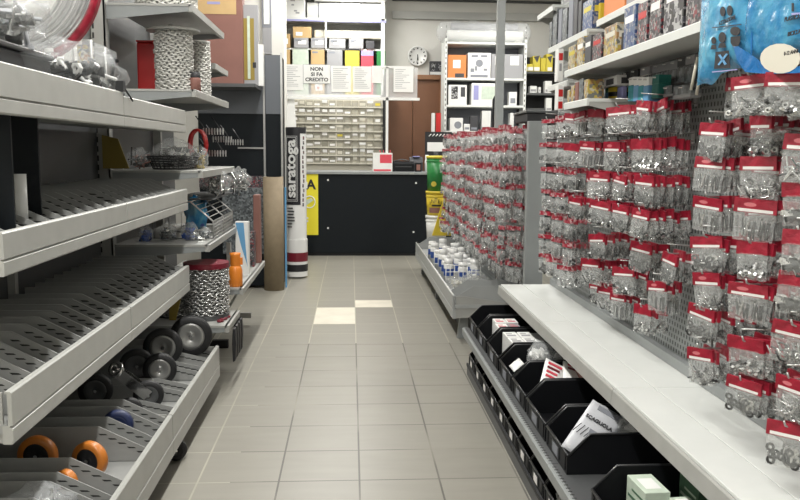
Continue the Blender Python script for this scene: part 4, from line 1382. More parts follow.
t, X0, X1, z, Z1 = rack_box(471.5, 500, 83.5, SH[2], 'whitep', 'white carton with a blue print and a grey screen on the second appliance shelf')
MB().box(X0 + .03, X0 + .10, YA - .0015, YA, z + .07, Z1 - .03).build('blue_print', M['lilac'], t)
MB().box(X0 + .14, X1 - .05, YA - .0015, YA, z + .08, Z1 - .04).build('picture', M['greenwhite'], t)
t, X0, X1, z, Z1 = rack_box(509, 517, 92, SH[2], 'whitep', 'small white box stack right of the steel pole on the second appliance shelf', dep=.12)
MB().box(X0 + .02, X1 - .02, YA - .0015, YA, z + .03, z + .1).build('print_line', M['lettergrey'], t)
t, X0, X1, z, Z1 = rack_box(450, 463, 118, SH[3], 'whitep', 'white carton with a grey round print on the third appliance shelf')
MB().cyl(((X0 + X1) / 2 + .02, YA, z + .08), .05, -.002, 0, 18, 0, 'Y').build('round_print', M['lettergrey'], t)
for (a, b, tp, m, n) in ((464, 470, 124, 'whitep', 'small white pot at the left of the third appliance shelf'), (470.5, 478, 116, 'dbox', 'black packed gadget on the third appliance shelf'), (482, 491, 111, 'whitep', 'white angled carton on the third appliance shelf left of the black stand'), (510, 514, 113, 'whitep', 'slim white carton right of the steel pole on the third shelf')):
    t, X0, X1, z, Z1 = rack_box(a, b, tp, SH[3], m, n, dep=.14)
    MB().box(X0 + .01, X1 - .01, YA - .0015, YA, z + .02, z + .05).build('print_line', M['lettergrey'], t)
X0, X1, Z0, Z1 = rect(434, 20, 526, 39, YA)
t = thing('wrapped_roll', 'long roll in crumpled clear plastic on top of the appliance rack', 'roll', ((X0 + X1) / 2, YA + .15, SH[0]))
rr = .085
MB().cyl((0, YA + .12, SH[0] + rr + .003), rr, xl + .04, xr2 - .04, 18, 0, 'X').build('roll', M['whitep'], t)
MB().cyl((0, YA + .16, SH[0] + rr * 2.6), rr * .6, xl + .1, xr2 - .1, 14, 0, 'X').build('inner_pack', M['greybox'], t)
mb = MB()
v, f = [], []
random.seed(12)
N, K = 46, 14
for i in range(N + 1):
    xx = xl - .1 + (xr2 + .08 - xl + .1) * i / N
    e = min(1, min(i, N - i) / 3 + .35)
    for j in range(K):
        a = 2 * PI * j / K
        k = e * (1 + .25 * noise.noise(Vector((xx * 7, math.cos(a) * 2, math.sin(a) * 2))))
        v.append((xx, YA + .13 + .15 * k * math.cos(a), max(SH[0] + .003, SH[0] + .14 + .15 * k * math.sin(a))))
for i in range(N):
    for j in range(K):
        f.append((i * K + j, (i + 1) * K + j, (i + 1) * K + (j + 1) % K, i * K + (j + 1) % K))
mb.add(v, f, 0, True)
mb.build('wrapping', M['filmw'], t)
# black stand in front of the rack
X0, X1, Z0, Z1 = rect(492.5, 95, 502.5, 128, 10.6)
t = thing('terminal_stand', 'tall black rounded stand left of the steel pole', 'stand', ((X0 + X1) / 2, 10.6, 0))
w = (X1 - X0) / 2
xc = (X0 + X1) / 2
MB().prism([(xc - w, 1.2), (xc - w, Z1 - .06), (xc - w * .6, Z1 - .01), (xc, Z1), (xc + w * .6, Z1 - .01), (xc + w, Z1 - .06), (xc + w, 1.2)], 'Y', 10.6, 10.66).build('head', M['black'], t)
MB().cyl((xc, 10.63, 0), .03, .02, 1.2, 14).build('stem', M['black'], t)
MB().cyl((xc, 10.63, 0), .18, 0, .02, 24).build('base', M['black'], t)

# steel pole, floor to ceiling
pt, pb_ = at(510.5, 2, Y=8.9), at(505.5, 125, Y=8.9)
MB().box(1.62 - .043, 1.62 + .043, 8.78, 8.86, 0, CZ).build('steel_pole', M['grey'], label='square grey steel pole from floor to ceiling behind the far hook wall', cat='pole', bevel=.006)

# ------------------------------------------------------------------ dark shelf rack at the far right
YR = 11.35
xl, xr2 = at(526, 80, Y=YR).x, at(551, 80, Y=YR).x + .35
t = thing('dark_rack', 'black shelf rack of small boxes beside the yellow packs at the back right', 'rack', ((xl + xr2) / 2, YR + .2, 0))
xl = at(521, 80, Y=YR).x
ztop_ = at(540, 55, Y=YR).z
MB().box(xl, xr2, YR + .3, YR + .32, 0, ztop_).build('back_panel', M['blackmatt'], t)
MB().box(xl - .02, xl, YR - .0, YR + .3, 0, ztop_ - .1).build('side_panel', M['blackmatt'], t)
ZR = []
for py in (71.5, 93, 111.5, 140):
    z = at(540, py, Y=YR).z
    ZR.append(z)
    MB().box(xl, xr2, YR - .01, YR + .3, z - .03, z).build('shelf_board', M['dgrey'], t)
random.seed(31)
for i, (a, b, tp) in enumerate(((526, 534, 64), (533, 540.5, 56), (541, 546, 58), (546.5, 553, 54))):
    tt, X0, X1, z, Z1 = rack_box(a, b, tp, ZR[0], 'yellowbox', ['low flat yellow pack at the left end of the dark rack', 'second yellow pack on the dark rack, with a pale label', 'third yellow pack on the dark rack, the narrow one', 'tall bright yellow pack at the right end of the dark rack'][i], 'carton', .2, YR)
    if i != 2:
        MB().box(X0 + .02, X1 - .01, YR - .0015, YR, z + .01, z + .06).build('white_label', M['white'], tt)
    if i in (1, 3):
        MB().prism([(X0 + .01, z + .2), (X0 + .06, z + .12), (X1 - .01, z + .22)], 'Y', YR - .0015, YR).build('black_print', M['dbox'], tt)
for i, (a, b, tp) in enumerate(((519.5, 526.5, 85.5), (530, 537, 86), (538.5, 541, 87), (545, 552, 81))):
    tt, X0, X1, z, Z1 = rack_box(a, b, tp, ZR[1], 'whitep', ['leftmost small white box on the middle board of the dark rack', 'second small white box on the middle board of the dark rack', 'slim white bottle on the middle board of the dark rack', 'larger white box at the right of the middle board of the dark rack'][i], 'carton', .12, YR)
    MB().box(X0 + .01, X1 - .01, YR - .0015, YR, z + .02, z + .05).build('print_line', M['greybox'], tt)
for i, (a, b, tp) in enumerate(((524, 545, 108),)):
    MB().box(at(a, tp, Y=YR).x, at(b, tp, Y=YR).x, YR, YR + .2, ZR[2] + .001, at(a, tp, Y=YR).z).build('flat_pack', M['dgrey'], label='dark flat pack on the third board of the dark rack', cat='pack')
tt, X0, X1, z, Z1 = rack_box(546, 552, 98, ZR[2], 'whitep', 'small white bottle pack at the right of the third board of the dark rack', 'carton', .1, YR)
MB().box(X0 + .01, X1 - .01, YR - .0015, YR, z + .02, z + .05).build('print_line', M['greybox'], tt)

# things beside the buckets at the door
X0, X1, Z0, Z1 = rect(425, 132, 452, 152, 10.75)
t = thing('wall_display', 'black display card with white lettering above the green bucket', 'display', ((X0 + X1) / 2, 10.9, 1.0))
MB().box(X0, X1, 10.75, 10.78, CT + .001, Z1).build('card', M['blackmatt'], t)
MB().box(X0 + .03, X1 - .08, 10.747, 10.7499, Z0 + .01, Z0 + .13).build('white_print', M['white'], t)
mb = MB()
for q in range(6):
    mb.tube([(X0 + .05 + q * .045, 10.748, Z1 - .06), (X0 + .08 + q * .045, 10.748, Z1 - .03)], .006, 5)
mb.build('script_print', M['white'], t)
for (a, b, tp, m, n) in ((431.5, 435, 113, 'bluelt', 'thin blue and white pack standing at the door edge'), (436, 441, 113, 'redp', 'thin red pack standing left of the white slotted post')):
    X0, X1, Z0, Z1 = rect(a, tp, b, 133, 10.85)
    MB().box(X0, X1, 10.85, 10.9, CT + .001, Z1).build('slim_pack', M[m] if m == 'redp' else M['whitep'], label=n, cat='pack')
MB().box(xr + .04, xr + .40, 10.5, 11.0, .0, CT).build('side_table', M['blackmatt'], label='black side counter behind the green bucket', cat='counter')
#PART5
# ------------------------------------------------------------------ stacked buckets at the end of the far hook wall
YB = 9.22
p = at(437, 190, Y=YB)
BX = p.x
za, zb, zc = at(437, 155.5, Y=YB - .1).z, at(437, 191, Y=YB - .1).z, at(437, 215.5, Y=YB - .1).z


def bucket(label, x, y, z0, z1, r, m, mlid, mats=None):
    t = thing('bucket', label, 'bucket', (x, y, z0))
    MB().lathe([(.0001, 0), (r * .86, 0), (r * .98, z1 - z0 - .035), (.0001, z1 - z0 - .035)], (x, y, z0), 30).build('body', m, t)
    MB().lathe([(r * .985, z1 - z0 - .075), (r * 1.02, z1 - z0 - .07), (r * 1.0, z1 - z0 - .06)], (x, y, z0), 30).build('rib', m, t)
    MB().lathe([(.0001, z1 - z0 - .034), (r * 1.03, z1 - z0 - .034), (r * 1.03, z1 - z0 - .004), (.0001, z1 - z0 - .001)], (x, y, z0), 30).build('lid', mlid, t)
    return t


def wrap(parent, x, y, z0, z1, r, a0, a1, m, name):
    mb = MB()
    v, f = [], []
    n = 10
    for i in range(n + 1):
        a = a0 + (a1 - a0) * i / n
        for z in (z0, z1):
            v.append((x + r * math.sin(a), y - r * math.cos(a), z))
    for i in range(n):
        f.append((2 * i, 2 * i + 2, 2 * i + 3, 2 * i + 1))
    return mb.add(v, f, 0, True).build(name, m, parent)


r = .128
b = bucket('white lidded bucket at the bottom of the stack by the yellow wedge', BX, YB, 0, .34, r, M['whitep'], M['whitep'])
b = bucket('white bucket second from the floor in the stack, under the yellow one', BX, YB, .341, zc, r, M['whitep'], M['whitep'])
b = bucket('yellow bucket with arched black lettering, in the middle of the stack', BX, YB, zc + .001, zb, r, M['yellow'], M['yellow'])
h = zb - zc
wrap(b, BX, YB, zc + .03, zc + .09, r * .93, -.9, .3, M['pink'], 'pale_picture')
for i, ch in enumerate('INTER'):
    a = -.75 + i * .28
    R = Matrix.Rotation(a, 4, 'Z')
    q = Vector((BX, YB, 0)) + R @ Vector((0, -(r * .985 + .002), 0))
    text('lettering', ch, .06, Matrix.Translation((q.x, q.y, zb - .105 - .03 * abs(i - 2) ** 1.3 / 2)) @ R @ FACE_CAM, M['print'], b)
wrap(b, BX, YB, zc + .105, zc + .125, r * .955, -.6, .4, M['print'], 'black_line')
b = bucket('green bucket with a yellow lid, topmost of the stack', BX, YB, zb + .001, za, r * 1.0, M['green'], M['yellowbox'])
p = at(435.5, 184, Y=YB - r)
mb = MB()
mb.T = Matrix.Translation((p.x - .02, YB - r * .975, p.z)) @ Matrix.Rotation(-.12, 4, 'Z')
mb.cyl((0, 0, 0), .03, -.004, 0, 18, 0, 'Y')
mb.build('round_label', M['yellowbox'], b)
# yellow wedge
YW = 8.93
mb = MB().prism([(at(432, 238, Y=YW).x, .42), (at(451, 238, Y=YW).x, .42), (at(449.5, 200, Y=YW).x, at(449, 190, Y=YW).z), (at(446, 200, Y=YW).x, at(446, 190, Y=YW).z)], 'Y', YW - .02, YW + .02)
mb.build('yellow_wedge', M['yellow'], label='yellow wedge-shaped end bracket in front of the buckets', cat='bracket', bevel=.004)

# ------------------------------------------------------------------ far hook wall (right)
XP2 = 1.20
t = thing('peg_wall', 'far perforated steel hook wall thick with red topped bags, ending at the grey post', 'hook wall', (XP2 + .04, 7.0, 0))
MB().box(XP2, XP2 + .03, 5.03, 8.9, .12, 1.55).build('perforated_panel', M['peg'], t)
xa, xb_ = at(526.8, 200, Y=4.97).x, at(545, 200, Y=4.97).x
zt_ = at(535, 121, Y=4.97).z
MB().box(xa, xb_, 4.97, 5.025, 0, zt_).build('end_post', M['grey'], t, bevel=.004)
MB().box(XP2 - .35, XP2 + .03, 5.75, 8.85, .0, .06).build('base', M['dgrey'], t)
# black flat box on top of the post
X0, X1, Z0, Z1 = rect(520, 112, 548, 121, 5.25)
t = thing('flat_tray', 'flat black tray lying on top of the grey post', 'tray', ((X0 + X1) / 2, 5.3, zt_))
MB().box(X0, X1 - .01, 5.03, 5.42, 1.556, 1.61).build('body', M['blackmatt'], t, bevel=.006)
MB().box(X0 - .01, X1, 5.02, 5.43, 1.611, 1.625).build('lid', M['dgrey'], t, bevel=.003)

tray('low grey tray with white capped jars below the far hook wall', .735, 5.62, 7.3, .17, .335, .27, [5.64, 5.92], .05, .085, .13, rail=.07, xb=XP2 - .002, m=M['traygrey'], dm=M['traygrey'])
tray('low grey tray at the counter end below the far hook wall', .735, 7.3, 8.95, .17, .335, .27, [8.9], .05, .085, .13, rail=.07, xb=XP2 - .002, m=M['traygrey'], dm=M['traygrey'])
MB().tube([(.733, 5.63, .342), (.733, 8.93, .342)], .006, 6).build('edge_wire', M['whitep'], label='white wire along the top edge of the low grey trays', cat='wire')
for yy in (5.75, 7.3, 8.8):
    MB().prism([(.78, 0), (.86, 0), (.86, .165), (.80, .165)], 'Y', yy - .02, yy + .02).build('tray_foot', M['grey'], label='grey steel foot under the low trays at the %s' % {5.75: 'end nearest the black bins', 7.3: 'middle joint', 8.8: 'counter end'}[yy], cat='foot')
# white wire separators and jars in that tray
for (px, Y) in ((449.5, 6.35), (451, 7.25)):
    t = thing('wire_separator', ['white wire separator standing in the low tray nearest the black bins', 'white wire separator standing farther along in the low tray'][px > 450], 'separator', (.765, Y, .27))
    mb = MB()
    for k in range(9):
        mb.tube([(.765 + k * .035, Y, .272), (.765 + k * .035, Y, .46 - .002 * k)], .0035, 5)
    for zz in (.275, .34, .40, .455):
        mb.tube([(.76, Y, zz), (1.05, Y, zz)], .0035, 5)
    mb.build('wires', M['whitep'], t)


def make_jar(label, loc, r, h, body, cap, group=None):
    t = thing('jar', label, 'jar', loc, 0, group)
    MB().lathe([(.0001, .001), (r, .001), (r, h * .72), (r * .86, h * .8), (.0001, h * .8)], (0, 0, 0), 18).build('body', body, t, world=False)
    MB().lathe([(r * .8, h * .8), (r * .9, h * .82), (r * .9, h), (.0001, h)], (0, 0, 0), 18).build('cap', cap, t, world=False)
    MB().lathe([(r * 1.01, h * .3), (r * 1.01, h * .6)], (0, 0, 0), 18).build('band', M['blue'], t, world=False)
    return t


j0 = make_jar('white jar with a blue band standing in the low grey tray', (.83, 6.6, .27), .042, .20, M['whitep'], M['whitep'])
jar_n = 0
random.seed(44)
for i, yy in enumerate((6.6, 6.85, 7.1, 7.42, 7.7, 8.0)):
    for k, xx in enumerate((.82, .93, 1.04)):
        lab = 'white capped jar, blue band, %s from the black bins, %s row from the aisle' % (ORD[i], ORD[k])
        q = (xx + random.uniform(-.008, .008), yy + random.uniform(-.03, .03), .272)
        if jar_n == 0:
            j0.location = q
            j0['label'] = lab
            j0['group'] = 'white capped jars'
        else:
            dup(j0, q, random.uniform(0, 6), lab, 'white capped jars', scale=(1, 1, random.uniform(.85, 1.12)))
        jar_n += 1
loose_bag('clear bag of white frilly fittings in the low tray right of the jars', (.99, 6.3, .35), (.10, .09, .07), M['film'], [M['whitep'], M['bolt']], 40, 2.0, 61, 'wn')
loose_bag('clear bag of white fittings beside the wire separator in the low tray', (.83, 6.18, .335), (.06, .07, .055), M['film'], [M['whitep'], M['cream']], 30, 1.8, 62, 'wn')

# ------------------------------------------------------------------ near hook wall, white shelf, bins
XP = 1.25
JO = [1.56, 2.64, 3.72, 4.8]
t = thing('peg_wall', 'near perforated grey steel hook wall above the white shelf', 'hook wall', (XP + .03, 3.0, 0))
for i in range(3):
    MB().box(XP, XP + .012, JO[i] + .004, JO[i + 1] - .004, .05, 2.5).build('perforated_panel', M['peg'], t)
    MB().box(XP - .004, XP + .03, JO[i] - .003, JO[i] + .003, .05, 2.5).build('upright', M['dgrey'], t)
MB().box(XP - .003, XP + .03, 4.8, 4.83, 0, 2.5).build('upright', M['grey'], t)
MB().box(XP + .02, XP + .05, 1.56, 4.8, .0, 2.5).build('back_sheet', M['grey'], t)
MB().box(XP - .03, XP - .001, 1.56, 4.79, .561, .60).build('kick_strip', M['grey'], t)
MB().box(.715, XP, 1.56, 4.78, 0, .05).build('base_plinth', M['dgrey'], t)
for i in range(3):
    y0, y1 = JO[i] + .0015, JO[i + 1] - .0015
    nm = ['nearest', 'middle', 'farthest'][i]
    t = thing('white_shelf', 'long white shelf below the red topped bags, the %s of its three lengths' % nm, 'shelf', (1.07, (y0 + y1) / 2, .52), 0)
    MB().box(.917, 1.049, y0, y1, .535, .56).build('front_plank', M['whiteshelf'], t, bevel=.002)
    MB().box(1.052, XP - .004, y0, y1, .535, .5595).build('rear_plank', M['whiteshelf'], t, bevel=.002)
    MB().prism([(.916, .515), (.916, .552), (.909, .556), (.904, .55), (.899, .502), (.915, .498), (.93, .502)], 'Y', y0, y1).build('price_rail', M['steel'], t)
    MB().prism([(.94, .515), (.94, .5345), (XP - .005, .5345), (XP - .005, .42)], 'Y', y1 - .02, y1 - .016).build('side_bracket', M['steel'], t)
    t = thing('bin_shelf', 'low grey shelf under the black bins, the %s of its three lengths' % nm, 'shelf', (.97, (y0 + y1) / 2, .26), 0)
    MB().box(.70, XP - .004, y0, y1, .275, .29).build('deck', M['dgrey'], t)
    MB().prism([(.70, .24), (.686, .244), (.684, .285), (.69, .29), (.70, .29)], 'Y', y0, y1).build('price_rail', M['grey'], t)
    MB().prism([(.71, .24), (.71, .2745), (XP - .005, .2745), (XP - .005, .16)], 'Y', y1 - .02, y1 - .016).build('side_bracket', M['grey'], t)
    sb = MB()
    for k in range(42):
        yy = y0 + .02 + k * .025
        sb.box(.694, .708, yy, yy + .006, .2895, .2903)
    sb.build('slots', M['slot'], t)
    t = thing('base_shelf', 'base deck under the small bins by the floor, the %s of its three lengths' % nm, 'shelf', (.97, (y0 + y1) / 2, .05), 0)
    MB().box(.723, XP - .004, y0, y1, .0505, .065).build('deck', M['dgrey'], t)
    MB().box(.715, .722, y0, y1, .0502, .068).build('edge', M['blackmatt'], t)


def make_bin(w, dp, h, hl, run):
    t = thing('storage_bin', 'black plastic storage bin', 'bin', (0, 0, 0))
    k = .004
    mb = MB()
    pr = [(0, 0), (0, hl), (.006, hl), (run, h), (dp, h), (dp, 0)]
    mb.prism(pr, 'Y', 0, k).prism(pr, 'Y', w - k, w)
    mb.box(0, dp, k, w - k, 0, k).box(0, k, k, w - k, k, hl).box(dp - k, dp, k, w - k, k, h)
    mb.box(-.003, .001, w * .06, w * .10, .01, hl * .9).box(-.003, .001, w * .90, w * .94, .01, hl * .9)
    mb.build('body', M['black'], t, world=False)
    rim = MB()
    for yy in (-.002, w + .002):
        rim.tube([(.004, yy, hl), (run, yy, h), (dp, yy, h)], .0042, 6)
    rim.tube([(.002, -.002, hl), (.002, w + .002, hl)], .0055, 6)
    rim.build('rim', M['blackrim'], t, world=False)
    lab = MB().box(-.004, 0, w * .34, w * .66, hl * .2, hl * .85)
    lab.build('label_holder', M['blackrim'], t, world=False)
    MB().box(-.0052, -.0042, w * .38, w * .62, hl * .28, hl * .78).build('label_slip', M['lettergrey'], t, world=False)
    return t


BINS = [(1.985, 2.27, 'black bin nearest the camera, holding pale green cartons'),
        (2.54, 2.83, 'black bin holding the silver SCAGLIOLA bag'),
        (2.85, 3.17, 'empty black bin just beyond the SCAGLIOLA bin'),
        (3.19, 3.46, 'black bin holding red and white printed bags'),
        (3.48, 3.78, 'black bin holding crumpled white bags'),
        (3.82, 4.13, 'black bin with four white topped boxes, just before the pink box bin'),
        (4.17, 4.47, 'black bin with white and pink boxes, next to the farthest bin'),
        (4.50, 4.78, 'empty black bin at the far end of the row, beside the grey tray')]
bin0 = make_bin(.295, .44, .142, .068, .075)
for i, (y0, y1, lab) in enumerate(BINS):
    if i == 0:
        bin0.location = (.725, y0, .2905)
        bin0['label'] = lab
        bin0['group'] = 'black storage bins on the low shelf'
        r_ = bin0
    else:
        r_ = dup(bin0, (.725, y0, .2905), 0, lab, 'black storage bins on the low shelf')
    r_.scale = (1, (y1 - y0) / .30, 1)
sb0 = make_bin(.225, .34, .115, .06, .05)
for o_ in sb0.children:
    if o_.name.startswith('label_slip'):
        o_.data.materials[0] = M['label']
n = 11
first = True
for i in range(n):
    y0 = 2.12 + i * .241
    lab = 'small black bin with a white label by the floor, %s from the near end' % ORD[i]
    if first:
        sb0.location = (.724, y0, .0685)
        sb0['label'] = lab
        sb0['group'] = 'small black bins by the floor'
        first = False
    else:
        dup(sb0, (.724, y0, .0685), 0, lab, 'small black bins by the floor')
# contents of the small bins
loose_bag('white and pink packets poking out of the small bin under the SCAGLIOLA bin', (.80, 2.72, .135), (.06, .075, .05), M['filmw'], [M['whitep'], M['pinkred'], M['whitep']], 24, 2.0, 71, 'bn', (0, 1, 2))
loose_bag('crumpled clear bag poking out of the nearest small bin by the floor', (.80, 2.24, .145), (.065, .08, .06), M['filmw'], [M['whitep'], M['bolt']], 24, 2.0, 72, 'bn')
loose_bag('white bag in the small bin at the far end by the floor', (.80, 4.64, .13), (.06, .08, .05), M['filmw'], [M['whitep'], M['bolt']], 18, 2.0, 73, 'bn')

BZ = .2955


def flat_box(label, px, py, Y, w, d, h, m, rz=0.0, print_m=None, z0=None, cat='box'):
    p = at(px, py, Y=Y)
    z = BZ if z0 is None else z0
    t = thing('small_box', label, cat, (p.x, Y, z), rz)
    MB().box(-w / 2, w / 2, -d / 2, d / 2, 0, h).build('box', m, t, .002, world=False)
    if print_m is not None:
        MB().box(-w * .36, w * .3, -d * .35, -d * .1, h, h + .0008).box(-w * .36, w * .1, d * .05, d * .2, h, h + .0008).build('print_lines', print_m, t, world=False)
    return t


for i, (px, py, Y, m) in enumerate(((499.5, 313, 4.38, 'white'), (511, 313.5, 4.38, 'white'), (502, 319.5, 4.25, 'white'), (514, 320, 4.25, 'greybox'))):
    flat_box('white topped box %s in the bin next to the farthest one' % ['far left', 'far right', 'near left', 'near right'][i], px, py + 6, Y, .062, .105, .128, M[m], 0, M['redlite'])
for i, (px, py, Y, m) in enumerate(((511, 328.5, 4.03, 'white'), (525, 328.5, 4.03, 'white'), (516, 334, 3.91, 'white'), (530, 334, 3.91, 'white'), (541, 331, 3.96, 'greybox'))):
    flat_box('white topped box %s in the bin of pale grey printed boxes' % ['far left', 'far right', 'near left', 'near right', 'at the dark inner end'][i], px, py + 6, Y, .068, .11 if i < 4 else .2, .130, M[m], 0, M['greybox'])


def flat_bag(name, label, c4, th, m, cat='bag'):
    """a filled flat bag lying in the plane of four corners TL, TR, BR, BL"""
    TL, TR, BR, BL = c4
    nrm = (TR - TL).cross(BL - TL).normalized()
    if nrm.y > 0:
        nrm = -nrm
    mb = MB()
    N = 9
    vs = []
    for sgn in (1, -1):
        for i in range(N):
            for j in range(N):
                u, v = i / (N - 1), j / (N - 1)
                p = TL.lerp(TR, u).lerp(BL.lerp(BR, u), v)
                k = (math.sin(PI * u) * math.sin(PI * v)) ** .45
                vs.append(p + nrm * sgn * (th / 2 * k + .001) + nrm * .003 * noise.noise(Vector((u * 4, v * 4, sgn + th * 99))))
    f = []
    for s in range(2):
        for i in range(N - 1):
            for j in range(N - 1):
                f.append(tuple(s * N * N + q for q in (i * N + j, (i + 1) * N + j, (i + 1) * N + j + 1, i * N + j + 1)))
    bd = [i * N for i in range(N)] + [(N - 1) * N + j for j in range(1, N)] + [i * N + N - 1 for i in range(N - 2, -1, -1)] + [j for j in range(N - 2, 0, -1)]
    for a in range(len(bd)):
        b = bd[(a + 1) % len(bd)]
        f.append((bd[a], b, N * N + b, N * N + bd[a]))
    mb.add(vs, f, 0, True)
    cen = (TL + TR + BR + BL) / 4
    t = thing(name, label, cat, (cen.x, cen.y, min(p.z for p in c4)))
    mb.build('bag_body', m, t)
    ux = (TR - TL).normalized()
    uy = nrm.cross(ux)
    Mx = Matrix((ux, uy, nrm)).transposed().to_4x4()
    return t, cen, Mx, nrm


TL, TR, BL = at(593, 399.5, Y=2.745), at(625.5, 419, Y=2.70), at(561, 446, Y=2.60)
BR = BL + (TR - TL)
t, cen, Mx, nrm = flat_bag('plaster_bag', 'silver white bag printed SCAGLIOLA leaning in its black bin', (TL, TR, BR, BL), .03, M['bag'])
W = (TR - TL).length
Hh = (BL - TL).length


def on_bag(u, v, dz=.019):
    return Matrix.Translation(TL + (TR - TL) * u + (BL - TL) * v + nrm * dz) @ Mx


text('lettering', 'SCAGLIOLA', W * .155, on_bag(.47, .36), M['print'], t, bold=.0007, sx=.95)
mb = MB()
mb.T = on_bag(.60, .62)
mb.box(-W * .22, W * .22, -Hh * .09, Hh * .09, -.001, .001)
mb.build('dark_picture', M['lettergrey'], t)
mb = MB()
mb.T = on_bag(.22, .62)
for k in range(4):
    mb.add([(-.03 + k * .014, -.022, 0), (-.027 + k * .014, -.022, 0), (-.012 + k * .014, .022, 0), (-.015 + k * .014, .022, 0)], [(0, 1, 2, 3)])
mb.build('slanted_stripes', M['print'], t)
mb = MB()
mb.T = on_bag(.55, .10, .0125)
mb.box(-W * .32, W * .3, -Hh * .05, Hh * .03, -.001, .001)
mb.build('grey_band', M['lettergrey'], t)
loose_bag('crumpled white bag behind the SCAGLIOLA bag in its bin', (at(633, 428, Y=2.68).x, 2.68, .40), (.06, .075, .085), M['filmw'], [M['whitep'], M['whitep']], 12, 2.5, 75, 'b')
for i, (a, b, c, n) in enumerate((((546, 358, 3.40), (566, 368, 3.37), (541, 378, 3.24), 'red and white striped bag leaning in its bin, the left one'),
                                  ((563, 361, 3.42), (583, 368, 3.40), (563, 378, 3.26), 'red and white printed bag behind the striped one in the same bin'))):
    TL_, TR_, BL_ = at(a[0], a[1], Y=a[2]), at(b[0], b[1], Y=b[2]), at(c[0], c[1], Y=c[2])
    d_ = (BL_ - TL_) * 1.25
    t, cen, Mx, nrm = flat_bag('printed_bag', n, (TL_, TR_, TR_ + d_, TL_ + d_), .022, M['white'])
    for k in range(4 if i == 0 else 2):
        mb = MB()
        w_ = (TR_ - TL_)
        mb.T = Matrix.Translation(TL_ + w_ * (.45 if i == 0 else .5) + d_ * (.22 + .16 * k) + nrm * .0135) @ Mx
        wl = w_.length
        mb.box(-wl * .32, wl * (.36 - .08 * k), -.008, .008, -.001, .001)
        mb.build('red_print', M['pinkred'] if k != 1 else M['darkred'], t)
TLa = at(589, 372, Y=3.3)
MB().box(at(577, 372, Y=3.3).x, at(590, 372, Y=3.3).x + .03, 3.2, 3.42, BZ, .44).build('pink_packet', M['pink'], label='dull pink packet at the inner end of the red and white bag bin', cat='packet', bevel=.006)
loose_bag('crumpled white bag at the back of the white bag bin', (at(541, 350, Y=3.68).x, 3.68, .40), (.06, .06, .075), M['filmw'], [M['whitep'], M['white']], 14, 2.5, 77, 'b')
loose_bag('grey folded bag at the inner end of the white bag bin', (at(560, 350, Y=3.66).x + .02, 3.65, .395), (.07, .07, .07), M['filmw'], [M['greybox'], M['white']], 14, 2.5, 78, 'b')
TL_, TR_, BL_ = at(509, 366, Y=3.66), at(519, 358, Y=3.70), at(514, 372, Y=3.56)
t, cen, Mx, nrm = flat_bag('white_envelope', 'white packet lying at the open front of the white bag bin', (TL_, TR_, TR_ + (BL_ - TL_), BL_), .012, M['white'])
# green cartons in the nearest bin
for i, (px, py, Y, rz, m, hh) in enumerate(((648, 490, 2.165, .05, 'greenwhite', .125), (701, 490, 2.165, .0, 'greenprint', .128), (684, 494, 2.075, .1, 'greenwhite', .11))):
    p = at(px, py, Y=Y)
    lab = ['pale green and white carton in the nearest bin, the left one', 'dark green printed carton in the shade at the inner side of the nearest bin', 'pale green carton between the other two in the nearest bin'][i]
    t = thing('carton', lab, 'carton', (p.x, Y, BZ), rz)
    w, d_ = (.075, .13) if i < 2 else (.06, .06)
    MB().box(-w / 2, w / 2, -d_ / 2, d_ / 2, 0, hh).build('box', M[m], t, .002, world=False)
    MB().box(-w / 2 - .0008, -w / 2, -d_ * .4, d_ * .4, hh * .55, hh * .62).box(-w / 2 - .0008, -w / 2, -d_ * .4, d_ * .2, hh * .75, hh * .8).build('side_print', M['greenprint'] if m == 'greenwhite' else M['greenwhite'], t, world=False)
    MB().box(-w * .3, w * .3, -d_ * .3, d_ * .25, hh, hh + .0008).build('top_print', M['white'] if m == 'greenwhite' else M['lettergrey'], t, world=False)


# ------------------------------------------------------------------ red topped bags on their hooks
def header_mb(mb, w, hh, o=0):
    """folded card over the bag mouth: red with a white strip and a small pale oval; face looks to -X"""
    t0, t1 = .0022, .0045
    mb.prism([(-w / 2, -hh), (w / 2, -hh), (w / 2 - .001, 0), (-w / 2 + .001, 0)], 'X', -t1, t1, 0)
    for s in (-1, 1):
        x = s * (t1 + .0006)
        if o != 2:
            mb.add([(x, -w * .42, -hh * .93), (x, w * .40, -hh * .93), (x, w * .40, -hh * .72), (x, -w * .42, -hh * .72)], [(0, 1, 2, 3)], 1)
        if o:
            continue

        v = [(x, w * .12 + w * .15 * math.cos(a * PI / 6), -hh * .42 + hh * .15 * math.sin(a * PI / 6)) for a in range(12)]
        mb.add(v, [tuple(range(12))], 2)
    return mb


def pouch_mb(mb, w, z0, z1, th, seed, nu=7, nv=8):
    vs, f = [], []
    for s in (-1, 1):
        for j in range(nv + 1):
            v = j / nv
            for i in range(nu + 1):
                u = i / nu
                k = (math.sin(PI * min(max(u, .0), 1)) ** .5) * (.25 + .75 * math.sin(PI * min(1, (.10 + v * .86))) ** .7)
                if v > .97:
                    k *= .2
                x = s * (th * k + .0006)
                q = noise.noise(Vector((u * 5, v * 5, seed * 7.3 + s)))
                x += s * .0022 * q
                y = (u - .5) * w * (1 - .05 * v + .02 * q)
                vs.append((x, y, z0 + (z1 - z0) * v + .003 * noise.noise(Vector((u * 4, s, seed))) * v))
    n = (nu + 1) * (nv + 1)
    for s in range(2):
        for j in range(nv):
            for i in range(nu):
                a = s * n + j * (nu + 1) + i
                f.append((a, a + 1, a + nu + 2, a + nu + 1))
    return mb.add(vs, f, 0, True)


